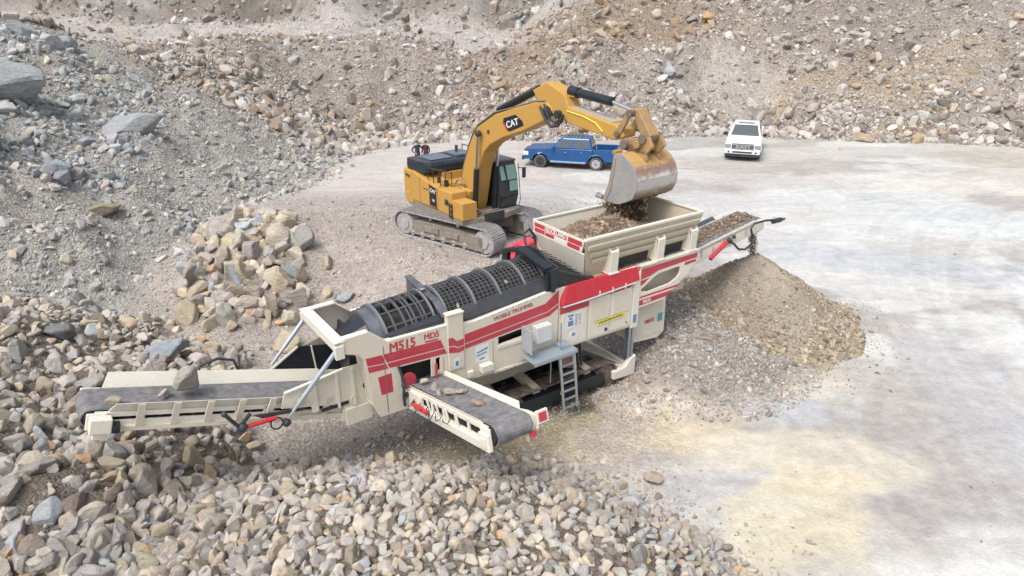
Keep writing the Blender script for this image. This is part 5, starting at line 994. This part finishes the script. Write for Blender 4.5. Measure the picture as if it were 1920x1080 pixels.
# cab
cy0, cy1, cx0, cx1 = .46, 1.40, -.25, 1.36
cabm = MB()
FRp = [(cx0, 1.22), (cx1-.12, 1.22), (cx1+.04, 1.75), (cx1-.04, 2.45), (cx1-.22, 2.98), (cx0+.05, 2.98), (cx0, 2.6)]
cab = MB().plate(FRp, cy0+.04, cy1-.04).build('cab', paint('cab_black', (.02, .024, .026), .35, dust=.2, dcol=(.2, .2, .2)), X, .03)
MB().box(cx0-.02, cx1-.2, cy0, cy1, 2.97, 3.05).build('cab_roof', paint('roof_grey', (.05, .055, .06), .4, dust=.35, dcol=(.3, .3, .3)), cab, .03)
def fq(nm, mat, pts, t, n): m = MB(); wallq(m, *pts, t, n); return m.build(nm, mat, cab)
fq('windscreen', GREENG, [(cx1+.01, cy0+.40, 2.34), (cx1+.01, cy1-.10, 2.34), (cx1-.155, cy1-.12, 2.86), (cx1-.155, cy0+.40, 2.86)], .012, (1, 0, .3)); fq('windscreen', GREENG, [(cx1+.055, cy0+.46, 1.92), (cx1+.055, cy1-.10, 1.92), (cx1+.015, cy1-.10, 2.30), (cx1+.015, cy0+.46, 2.30)], .012, (1, 0, .1))
fq('windscreen', GLS, [(cx1-.08, cy0+.1, 1.3), (cx1-.08, cy1-.1, 1.3), (cx1+.05, cy1-.1, 1.70), (cx1+.05, cy0+.1, 1.70)], .012, (1, 0, -.25)); fq('windscreen', GREENG, [(cx1+.01, cy0+.10, 2.36), (cx1+.01, cy0+.32, 2.36), (cx1-.155, cy0+.28, 2.86), (cx1-.155, cy0+.10, 2.86)], .012, (1, 0, .3))
fq('side_window', GLS, [(cx0+.5, cy0+.03, 1.9), (cx1-.2, cy0+.03, 1.9), (cx1-.3, cy0+.03, 2.85), (cx0+.5, cy0+.03, 2.85)], .014, (0, -1, 0)); fq('side_window', GREENG, [(cx0+.06, cy0+.03, 2.1), (cx0+.4, cy0+.03, 2.1), (cx0+.4, cy0+.03, 2.85), (cx0+.1, cy0+.03, 2.85)], .014, (0, -1, 0))
fq('side_window', GREENG, [(cx0+.2, cy1-.05, 1.9), (cx1-.2, cy1-.05, 1.9), (cx1-.3, cy1-.05, 2.85), (cx0+.2, cy1-.05, 2.85)], .016, (0, 1, 0))
m = MB().tube([(cx1-.03, cy1-.02, 2.9), (cx1+.02, cy1+.06, 1.5), (cx1-.02, cy1, 1.25)], .015, 6); m.tube([(cx1-.1, cy1, 2.72), (cx1, cy1+.2, 2.7)], .015, 6); m.build('cab_rail', BLK, cab); MB().box(cx1-.03, cx1+.03, cy1+.16, cy1+.32, 2.32, 2.72).build('mirror', BLK, cab, .02)
m = MB(); m.tube([(cx1+.03, cy0+.75, 1.9), (cx1-.05, cy0+.7, 2.45)], .01, 5); m.build('wiper', BLK, cab)
# boom, stick, cylinders, hoses
BO = [(.10, .98), (-.02, 1.35), (-.08, 2.09), (.18, 2.9), (.53, 3.61), (.80, 4.05), (1.10, 4.40), (2.13, 4.96), (3.2, 5.30), (4.26, 5.60), (4.85, 5.66), (5.12, 5.45), (5.05, 5.18), (4.75, 5.08), (3.7, 4.62), (2.6, 4.24), (1.85, 3.88), (1.47, 3.55), (1.15, 2.9), (1.0, 2.24), (.82, 1.5), (.62, 1.0), (.36, .88)]
bo = MB().plate(BO, -.31, .31).build('boom', YEL, X, .035)
m = MB().cyl((.36, -.42, 1.18), (.36, .42, 1.18), .15, 18); m.cyl((5.42, -.40, 5.36), (5.42, .40, 5.36), .13, 18); m.cyl((4.9, -.34, 5.36), (4.9, .34, 5.36), .2, 18); m.box(4.9, 5.4, -.2, .2, 5.25, 5.46); each(m, 'pivot_pin', BLK, bo)
m = MB().plate([(2.62, 4.72), (2.66, 4.90), (3.30, 5.10), (3.66, 4.94), (3.74, 4.80), (3.05, 4.52), (2.86, 4.50)], -.316, -.31); dc = m.build('black_decal', BLKP, bo); MB().plate([(2.62, 4.72), (2.86, 4.50), (2.93, 4.50), (2.70, 4.76)], -.318, -.316).build('red_edge', REDS, dc)
txt('maker_lettering', 'CAT', .30, (3.14, -.320, 4.79), (R(90), R(-19), 0), WHT, dc, off=.007, sx=1.15)
m = MB().cyl((1.78, -.33, 4.32), (1.78, -.31, 4.32), .07, 12); m.build('boom_cap', BLK, bo)
m = MB()
rr = random.Random(2); top = [(1.10, 4.42), (2.13, 4.99), (3.2, 5.33), (4.2, 5.62), (4.75, 5.66), (5.0, 5.3), (5.25, 5.05), (5.5, 5.1), (5.62, 5.35)]
for y in (-.28, -.22, .2): m.tube([(-.1, y, 1.9), (.1, y, 2.75), (.48, y, 3.62), (.76, y, 4.08)]+[(a, y, b+rr.uniform(-.02, .05)) for a, b in top], .03, 6)
m.build('hydraulic_line', paint('dusty_hose', (.10, .095, .085), .7, dust=.6, dcol=(.3, .26, .2)), bo, smooth=True)
m = MB().tube([(4.6, -.36, 5.5), (4.95, -.42, 5.15), (5.25, -.45, 4.98), (5.55, -.42, 5.05), (5.72, -.38, 5.4)], .045, 7); m.tube([(4.8, -.36, 5.6), (5.05, -.38, 5.2), (5.4, -.4, 5.1), (5.6, -.36, 5.3)], .035, 7); m.build('hose_loop', BLK, bo, smooth=True)
for y in (-.46, .46):
    a, b = Vector((1.02, y, .98)), Vector((1.36, y, 4.22)); c = a.lerp(b, .60); cy = MB().cyl(a, c, .105, 14).build('boom_cylinder', BLKP, X, smooth=True); MB().cyl(c, b, .05, 12).build('rod', CHROME, cy, smooth=True); MB().ball(b, .12, 7).build('rod_eye', BLK, cy)
a, b = Vector((2.0, 0, 5.06)), Vector((4.15, 0, 5.98)); cy = MB().cyl(a, b, .13, 14).build('stick_cylinder', BLKP, X, smooth=True); MB().cyl(b, (4.35, 0, 6.02), .06, 10).build('rod', CHROME, cy)
ST = [(4.10, 5.95), (4.77, 6.26), (5.62, 5.96), (5.80, 5.62), (7.73, 5.36), (8.05, 5.24), (8.10, 5.05), (7.77, 4.92), (5.92, 5.12), (5.55, 5.22), (5.2, 5.26), (4.95, 5.4), (4.35, 5.66)]
st = MB().plate(ST, -.26, .26).build('stick', YEL, X, .035)
m = MB().plate([(5.7, 5.62), (7.6, 5.38), (7.6, 5.40), (5.7, 5.64)], -.2, .2); m.build('stick_dust', paint('settled_dust', (.36, .31, .26), .95, dust=.4), st); m = MB(); m.tube([(5.75, -.27, 5.50), (6.5, -.27, 5.42), (7.0, -.27, 5.30), (7.3, -.28, 5.1)], .02, 6); m.build('grease_line', YELD, st)
a, b, c = Vector((5.72, 0, 6.05)), Vector((7.35, 0, 5.92)), Vector((8.32, 0, 5.74)); m = MB().cyl(a, b, .135, 16); m.cyl(a-Vector((.12, 0, -.01)), a+Vector((.25, 0, -.02)), .16, 14); cy = m.build('bucket_cylinder', BLKP, X, smooth=True); MB().cyl(b, c, .06, 12).build('rod', CHROME, cy, smooth=True)
MB().plate([(5.55, 5.9), (5.9, 5.9), (5.8, 6.15), (5.62, 6.15)], -.12, .12).build('cylinder_mount', YEL, st)
for y in (-.30, .22):
    m = MB().plate([(8.22, 5.82), (8.42, 5.82), (7.98, 5.08), (7.78, 5.12)], y, y+.08); m.build('idler_link', YELW, X, .015)
m = MB().plate([(8.22, 5.85), (8.5, 5.86), (9.02, 5.22), (8.95, 5.02), (8.72, 5.08)], -.18, .18); m.build('power_link', YELW, X, .03)
m = MB(); m.cyl((8.32, -.36, 5.74), (8.32, .36, 5.74), .10, 14); m.cyl((7.9, -.36, 5.12), (7.9, .36, 5.12), .09, 14); m.cyl((8.86, -.36, 5.13), (8.86, .36, 5.13), .13, 14); m.cyl((8.25, -.42, 4.90), (8.25, .42, 4.90), .13, 14); each(m, 'linkage_pin', paint('greasy_pin', (.12, .08, .06), .6, dust=.4), X)
m = MB()
for y in (-.30, .20): m.plate([(8.05, 5.0), (8.45, 5.08), (9.05, 5.2), (9.2, 4.95), (9.0, 4.72), (8.0, 4.72)], y, y+.10)
m.box(8.1, 8.9, -.2, .2, 4.78, 5.0); m.cyl((8.7, -.4, 4.95), (8.7, .4, 4.95), .11, 12); m.build('quick_coupler', YELW, X, .02)
def bucketmat(name):
    m = bpy.data.materials.new(name); t, p = nodes(m); tc = N(t, 'ShaderNodeTexCoord'); sp_ = N(t, 'ShaderNodeSeparateXYZ'); t.links.new(tc.outputs['Object'], sp_.inputs[0])
    n = N(t, 'ShaderNodeTexNoise'); n.inputs['Scale'].default_value = 3; n.inputs['Detail'].default_value = 8; n.inputs['Roughness'].default_value = .7; t.links.new(tc.outputs['Object'], n.inputs['Vector'])
    ma = N(t, 'ShaderNodeMath', operation='MULTIPLY_ADD'); t.links.new(n.outputs[0], ma.inputs[0]); ma.inputs[1].default_value = .75; t.links.new(sp_.outputs[2], ma.inputs[2])
    cr = N(t, 'ShaderNodeValToRGB'); e = cr.color_ramp; e.elements[0].position = 0; e.elements[0].color = (*ap(150, 132, 98), 1); e.elements[1].position = 1; e.elements[1].color = (.44, .27, .10, 1)
    for ps, c in ((.22, ap(168, 148, 110)), (.36, ap(214, 208, 200)), (.54, ap(222, 218, 214)), (.62, ap(170, 146, 132)), (.77, ap(160, 132, 114)), (.81, (.42, .26, .10))): q = e.elements.new(ps); q.color = (*c, 1)
    r = N(t, 'ShaderNodeMapRange'); r.inputs[1].default_value = 3.72; r.inputs[2].default_value = 5.08; t.links.new(ma.outputs[0], r.inputs[0]); t.links.new(r.outputs[0], cr.inputs[0]); t.links.new(cr.outputs[0], p.inputs['Base Color'])
    p.inputs['Roughness'].default_value = .6; b = N(t, 'ShaderNodeBump'); b.inputs['Strength'].default_value = .4; b.inputs['Distance'].default_value = .03; t.links.new(n.outputs[0], b.inputs['Height']); t.links.new(b.outputs[0], p.inputs['Normal']); return m
BKM = bucketmat('worn_bucket'); BKS = paint('bucket_side', (.22, .25, .30), .55, .1, dust=.95, dcol=(.40, .35, .29), scale=2.2)
SH = [(8.34, 4.70), (8.62, 4.74), (8.95, 4.58), (9.14, 4.38), (9.24, 4.11), (9.22, 3.82), (9.10, 3.58), (8.86, 3.44), (8.61, 3.34), (8.35, 3.30), (8.02, 3.34)]
m = MB()
for (a, b) in zip(SH[:-1], SH[1:]):
    ca = Vector((8.55, 0, 4.1)); ia = Vector((a[0], 0, a[1])).lerp(ca, .045); ib = Vector((b[0], 0, b[1])).lerp(ca, .045)
    m.hexa([(a[0], -.80, a[1]), (b[0], -.80, b[1]), (b[0], .80, b[1]), (a[0], .80, a[1]), (ia.x, -.8, ia.z), (ib.x, -.8, ib.z), (ib.x, .8, ib.z), (ia.x, .8, ia.z)])
bk = m.build('bucket', BKM, X, smooth=True)
SD = SH[:-1]+[(8.02, 3.36), (8.20, 3.75), (8.28, 4.2)]
for y in (-.84, .80): MB().plate(SD, y, y+.04).build('bucket_side', BKS, bk, .01)
CUT = paint('cutter_steel', (.30, .24, .21), .6, .2, dust=.5, dcol=(.42, .36, .3))
for y in (-.86, .80): MB().plate([(8.34, 4.66), (8.27, 4.2), (8.18, 3.78), (7.98, 3.36), (8.12, 3.32), (8.32, 3.74), (8.40, 4.2), (8.44, 4.62)], y, y+.06).build('side_cutter', CUT, bk, .008)
for k in range(5): y = -.72+k*.36; MB().plate([(8.10, 3.42), (8.12, 3.28), (7.78, 3.36), (7.76, 3.42)], y-.06, y+.06).build('tooth', STEEL, bk, .02)
m = MB().tube([(8.02, -.86, 3.42), (7.80, -.86, 3.45)], [.07, .09], 8); m.build('corner_tooth', STEEL, bk)
m = MB()
for y in (-.30, .22): m.plate([(8.1, 4.92), (8.5, 5.0), (8.95, 4.92), (9.05, 4.55), (8.6, 4.70), (8.3, 4.70)], y, y+.08)
m.build('bucket_ear', YELW, bk, .015); MB().box(8.2, 8.34, -.78, -.5, 4.66, 4.78).build('lifting_lug', YELW, bk, .02)
def WX(p): return Matrix.Translation(XO) @ Matrix.Rotation(R(-52), 4, 'Z') @ Vector(p)
rs = np.random.default_rng(11); P = []; S = []
for k in range(6500):
    t = rs.random(); w = .28+.16*t; z = 3.36-1.25*t; P.append(WX((8.22+rs.normal(0, .15+.13*t)+.05*t, rs.uniform(-.80, .55)*(1-.1*t)+rs.normal(0, .04+.05*t), z))); S.append(min(.010*(1+rs.pareto(1.7)), .08))
for k in range(900): t = rs.random(); P.append(WX((8.1+rs.normal(0, .35), -.45+rs.normal(0, .55), 3.4-1.4*t))); S.append(rs.uniform(.008, .022))
stuff_rocks('falling_soil', P, S, pal(len(P), ((130, 110, 92), (150, 128, 106), (108, 90, 76), (196, 178, 154)), (3, 3, 2, 1.6), .16, rs), 'brown soil and stones pouring from the bucket into the hopper', 'falling soil')
P = []; S = []
for k in range(500): P.append(WX((8.35+rs.random()*.45, rs.uniform(-.76, .76), 3.42+rs.random()*.35))); S.append(rs.uniform(.04, .11))
stuff_rocks('bucket_load', P, S, pal(len(P), DIRT, (3, 2, 2, 1.4, 1.5), .14, rs), 'brown soil still lying in the digger bucket', 'soil', 2)

# ------------------------------------------------------------------ pickups
def pickup(name, label, col, pos, hd, blue):
    T = empty(name, pos, hd, label, 'pickup truck'); z0 = .52; wx = (1.86, -1.70)
    def arch(cx): return [(cx+.52*math.cos(t), .42+.52*math.sin(t)) for t in np.linspace(0.2, math.pi-.2, 9)]
    low = arch(wx[0])+[(1.25, .45), (-1.1, .45)]+arch(wx[1])
    bodyF = [(2.92, .52), (2.97, .80), (2.93, 1.04), (2.78, 1.14), (2.0, 1.21), (1.22, 1.25), (-1.2, 1.27), (-1.2, .45)]+[p for p in reversed([(1.25, .45)]) ]
    prof = [(2.9, .5), (2.96, .80), (2.92, 1.02), (2.78, 1.14), (1.9, 1.21), (1.2, 1.25), (-1.45, 1.27), (-1.45, .95), (-1.2, .80), (-1.1, .44), (1.28, .44)]+list(reversed(arch(wx[0])))
    m = MB().plate(prof, -.98, .98); body = m.build('body', col, T, .11)
    pb = [(-1.12, 1.28), (-2.92, 1.30), (-2.96, .62)]+[(-2.25, .5)]+list(reversed(arch(wx[1])[::-1]))[::-1][::1]
    pb = [(-1.47, 1.29), (-1.47, .99), (-1.12, .82), (-1.12, .45)]+arch(wx[1])[:1]+arch(wx[1])[1:]+[(-2.3, .55), (-2.92, .60), (-2.93, 1.31)]
    bed = MB(); bed.plate(pb, -.99, -.86); bed.plate(pb, .86, .99); bed.box(-2.95, -2.86, -.86, .86, .6, 1.31); bd = bed.build('cargo_bed', col, T, .02)
    m = MB().box(-2.86, -1.47, -.86, .86, .68, .74); m.box(-2.4, -1.5, -.86, -.7, .74, .95); m.box(-2.4, -1.5, .7, .86, .74, .95); m.build('bed_liner', BLK, bd)
    # greenhouse
    b = [(1.22, 1.24, .93), (-1.44, 1.26, .93)]; t = [(.48, 1.90, .73), (-1.22, 1.90, .73)]
    g = MB().hexa([(b[0][0], -b[0][2], b[0][1]), (b[1][0], -b[1][2], b[1][1]), (b[1][0], b[1][2], b[1][1]), (b[0][0], b[0][2], b[0][1]), (t[0][0], -t[0][2], t[0][1]), (t[1][0], -t[1][2], t[1][1]), (t[1][0], t[1][2], t[1][1]), (t[0][0], t[0][2], t[0][1])]); ch = g.build('cab', col, T, .06)
    def bil(P, u, v): a = Vector(P[0]).lerp(Vector(P[1]), u); c = Vector(P[3]).lerp(Vector(P[2]), u); return a.lerp(c, v)
    def win(nm, P, u0, u1, v0, v1, n, off=.012):
        n = Vector(n).normalized(); q = [bil(P, a, c)+n*off for a, c in ((u0, v0), (u1, v0), (u1, v1), (u0, v1))]; m = MB(); wallq(m, *q, .01, n); m.build(nm, GLS, ch)
    F = [(b[0][0], -b[0][2], b[0][1]), (b[0][0], b[0][2], b[0][1]), (t[0][0], t[0][2], t[0][1]), (t[0][0], -t[0][2], t[0][1])]; win('windscreen', F, .06, .94, .06, .92, (.63, 0, .8))
    Rr = [(b[1][0], -b[1][2], b[1][1]), (b[1][0], b[1][2], b[1][1]), (t[1][0], t[1][2], t[1][1]), (t[1][0], -t[1][2], t[1][1])]; win('rear_window', Rr, .1, .9, .15, .85, (-.9, 0, .3))
    for s in (-1, 1):
        Sd = [(b[0][0], s*b[0][2], b[0][1]), (b[1][0], s*b[1][2], b[1][1]), (t[1][0], s*t[1][2], t[1][1]), (t[0][0], s*t[0][2], t[0][1])]
        win('side_window', Sd, .10, .47, .1, .86, (0, s, .3)); win('side_window', Sd, .53, .93, .1, .86, (0, s, .3))
        m = MB(); m.box(.05, .07, s*.985-.005, s*.985+.005, .6, 1.2); m.box(-1.11, -1.09, s*.985-.006, s*.985+.006, .5, 1.25); m.box(1.1, 1.12, s*.985-.005, s*.985+.005, .6, 1.2); m.build('door_gap', BLK, body)
        m = MB().box(.15, .32, s*1.0-.015, s*1.0+.015, 1.05, 1.08); m.box(-.85, -.7, s*1.0-.015, s*1.0+.015, 1.05, 1.08); m.build('door_handle', CHROME if blue else col, body)
        m = MB().box(.95, 1.12, min(s*1.0, s*1.24), max(s*1.0, s*1.24), 1.26, 1.44); m.build('wing_mirror', (col if blue else BLKP), T, .03)
        MB().box(-1.05, 1.2, s*1.0-.05, s*1.0+.05, .40, .45).build('side_step', CHROME, T)
        m = MB().box(2.62, 2.975, min(s*.66, s*.995), max(s*.66, s*.995), .76, 1.01); m.build('headlight', LAMP if blue else paint('smoked_lamp', (.30, .32, .35), .1, .3), T, .03)
        m = MB().box(-2.965, -2.80, min(s*.88, s*1.0), max(s*.88, s*1.0), .85, 1.2); m.build('tail_light', REDL, T, .02)
        for w in wx:
            wm = MB().cyl((w, s*.74, .41), (w, s*.995, .41), .41, 24); wh = wm.build('wheel', RUBB, T, .05)
            m = MB().cyl((w, s*.99, .41), (w, s*1.003, .41), .27, 20); rim_ = m.build('rim', BLK if (blue and w > 0) else CHROME, wh)
            m = MB()
            for k in range(6): a = k*math.pi/3; m.beam((w, s*1.01, .41), (w+.24*math.cos(a), s*1.01, .41+.24*math.sin(a)), .05, .02, (0, 1, 0))
            m.cyl((w, s*1.0, .41), (w, s*1.025, .41), .06, 10); m.build('hub', BLK if blue and w > 0 else STEEL, wh)
            m = MB(); m.tube([(w+.545*math.cos(t), s*1.0, .42+.545*math.sin(t)) for t in np.linspace(.15, math.pi-.15, 14)], .035, 6); m.build('wheel_arch', col, T, smooth=True)
    MB().box(2.90, 3.06, -.98, .98, .45, .70).build('front_bumper', BLK if blue else col, T, .05); MB().box(-3.08, -2.94, -.95, .95, .50, .70).build('rear_bumper', CHROME, T, .04)
    gr = MB().box(2.93, 3.0, -.62, .62, .70 if blue else .68, 1.04 if blue else 1.08).build('grille', paint('grille_grey', (.10, .11, .12), .3, .5), T, .04); m = MB().box(2.96, 3.02, -.60, .60, .74, .78); m.box(2.96, 3.02, -.60, .6, .98, 1.02); m.build('grille_trim', CHROME, gr)
    if not blue:
        txt('maker_lettering', 'RAM', .26, (3.006, 0, .88), (R(90), 0, R(90)), CHROME, gr, off=.012, sx=1.5); MB().box(3.055, 3.07, -.55, .55, .52, .62).build('bumper_slot', BLK, T); MB().box(2.85, 3.0, -.92, .92, .28, .45).build('air_dam', BLK, T)
        for s in (-1, 1): MB().cyl((3.05, s*.76, .57), (3.07, s*.76, .57), .06, 12).build('fog_light', BLKP, T)
        MB().box(-.2, .28, -.45, .45, 1.90, 1.915).build('sunroof', GLS, ch)
    else:
        m = MB(); 
        for k in range(5): m.box(.25-k*.22, .31-k*.22, -.55, .55, 1.93, 1.97)
        m.beam((.3, -.55, 1.95), (-.7, -.55, 1.95), .03, .04); m.beam((.3, .55, 1.95), (-.7, .55, 1.95), .03, .04); m.build('roof_rack', STEEL, ch)
    MB().box(-2.7, 2.6, -.7, .7, .36, .50).build('chassis', BLK, T); return T
pf = np.array([1.807, 43.28]); pr = np.array([5.221, 42.40]); d = (pf-pr)/np.linalg.norm(pf-pr); hd = math.atan2(d[1], d[0]); n_ = np.array([-d[1], d[0]])  # left of heading
c = (pf+pr)/2-n_*.95+0*d; c = (pf+pr)/2+np.array([-n_[0], -n_[1]])*.95*(1 if (n_[1] < 0) else -1)
pickup('pickup_truck', 'blue pickup truck parked side on behind the digger arm', BLUEC, (c[0]-.08*d[0], c[1]-.08*d[1], h1(c[0], c[1])), hd, True)
hw_ = R(-110); wc = (15.15-3.0*math.cos(hw_), 44.98-3.0*math.sin(hw_)); pickup('pickup_truck', 'white pickup truck facing the camera alone near the back wall', WHTC, (wc[0], wc[1], h1(*wc)), hw_, False).scale = (1.0, 1.13, 1.08)

# ------------------------------------------------------------------ two people standing behind the excavator
def person(label, pos, rz, jacket, arms):
    J = {'pel': (0, 0, .95), 'ch': (0, 0, 1.25), 'nk': (0, 0, 1.48), 'hd': (0, .01, 1.60), 'top': (0, .0, 1.75)}
    V = [(0, 0, .95), (0, .0, 1.12), (0, 0, 1.32), (0, 0, 1.46), (0, .0, 1.53), (0, -.015, 1.64), (0, 0, 1.745)]; Rd = [(.16, .11), (.15, .11), (.18, .12), (.10, .09), (.055, .055), (.085, .10), (.06, .07)]; E = [(i, i+1) for i in range(6)]
    def chain(start, pts, rs_):
        p = start
        for q, r in zip(pts, rs_): V.append(q); Rd.append((r, r)); E.append((p, len(V)-1)); p = len(V)-1
    for s in (-1, 1):
        chain(0, [(s*.11, 0, .86), (s*.12, -.01, .48), (s*.13, .02, .10), (s*.14, -.12, .05)], [.10, .065, .045, .04])
        a = arms if isinstance(arms, list) else None
        el, wr, hn = ((s*.40, .02, 1.18), (s*.24, -.10, 1.02), (s*.17, -.14, 1.0)) if arms == 'hips' else ((s*.26, .02, 1.14), (s*.22, -.12, .95), (s*.19, -.16, .90))
        chain(3, [(s*.20, 0, 1.42), el, wr, hn], [.065, .05, .035, .035]); w = len(V)-1
        for k in range(4): a_ = -.03+k*.02; V.append((hn[0]-s*.01, hn[1]-.05, hn[2]+a_)); Rd.append((.009, .009)); E.append((w, len(V)-1)); V.append((hn[0]-s*.02, hn[1]-.085+.01*abs(k-1.5), hn[2]+a_-.02)); Rd.append((.008, .008)); E.append((len(V)-2, len(V)-1))
        V.append((hn[0]+s*.02, hn[1]-.03, hn[2]+.045)); Rd.append((.010, .010)); E.append((w, len(V)-1))
    me = bpy.data.meshes.new('person'); me.from_pydata(V, E, []); o = bpy.data.objects.new('tmp', me); COL.objects.link(o); sk = o.modifiers.new('s', 'SKIN'); o.modifiers.new('u', 'SUBSURF').levels = 2
    for i, r in enumerate(Rd): me.skin_vertices[0].data[i].radius = r
    me.skin_vertices[0].data[0].use_root = True
    m2 = bpy.data.meshes.new_from_object(o.evaluated_get(bpy.context.evaluated_depsgraph_get())); bpy.data.objects.remove(o, do_unlink=True); m2.name = 'person'; m2.materials.clear()
    for mt in (SKIN, jacket, DENIM, BLK): m2.materials.append(mt)
    for p in m2.polygons:
        z = p.center.z; x = abs(p.center.x); p.use_smooth = True; hand = p.center.y < -.11 and .84 < z < 1.12 and x < .24
        p.material_index = 0 if (z > 1.50 or hand) else (3 if z < .12 else (2 if z < .92 else 1))
    b = newobj('person', m2); b.location = pos; b.rotation_euler = (0, 0, rz); tag(b, label, 'person')
    h = MB().ball((0, .012, 1.675), .105, 8, (.95, 1.05, .92)); h.v = [(x, y, max(z, 1.60 if y > -.02 else 1.685)) for x, y, z in h.v]; h.build('hair', HAIR, b, smooth=True)
    MB().tube([(0, -.10, 1.66), (0, -.135, 1.625), (0, -.105, 1.61)], [.010, .018, .012], 6).build('nose', SKIN, b, smooth=True)
    for s in (-1, 1): MB().ball((s*.035, -.098, 1.655), .014, 5).build('eye', BLK, b); MB().ball((s*.088, .0, 1.64), .025, 5, (.5, .8, 1.2)).build('ear', SKIN, b)
    MB().box(-.025, .025, -.112, -.10, 1.578, 1.586).build('mouth', REDL, b); m = MB(); m.ringband((0, 0, 1.475), (0, 0, 1), .06, .095, .05, 16); m.build('collar', jacket, b); return b
person('person in a navy jacket with hands on hips behind the excavator', (-5.95, 43.0, h1(-5.95, 43.0)), R(35), NAVY, 'hips')
person('person in a dark maroon jacket standing right of the other person', (-5.42, 43.0, h1(-5.42, 43.0)), R(-25), MAROON, 'down')
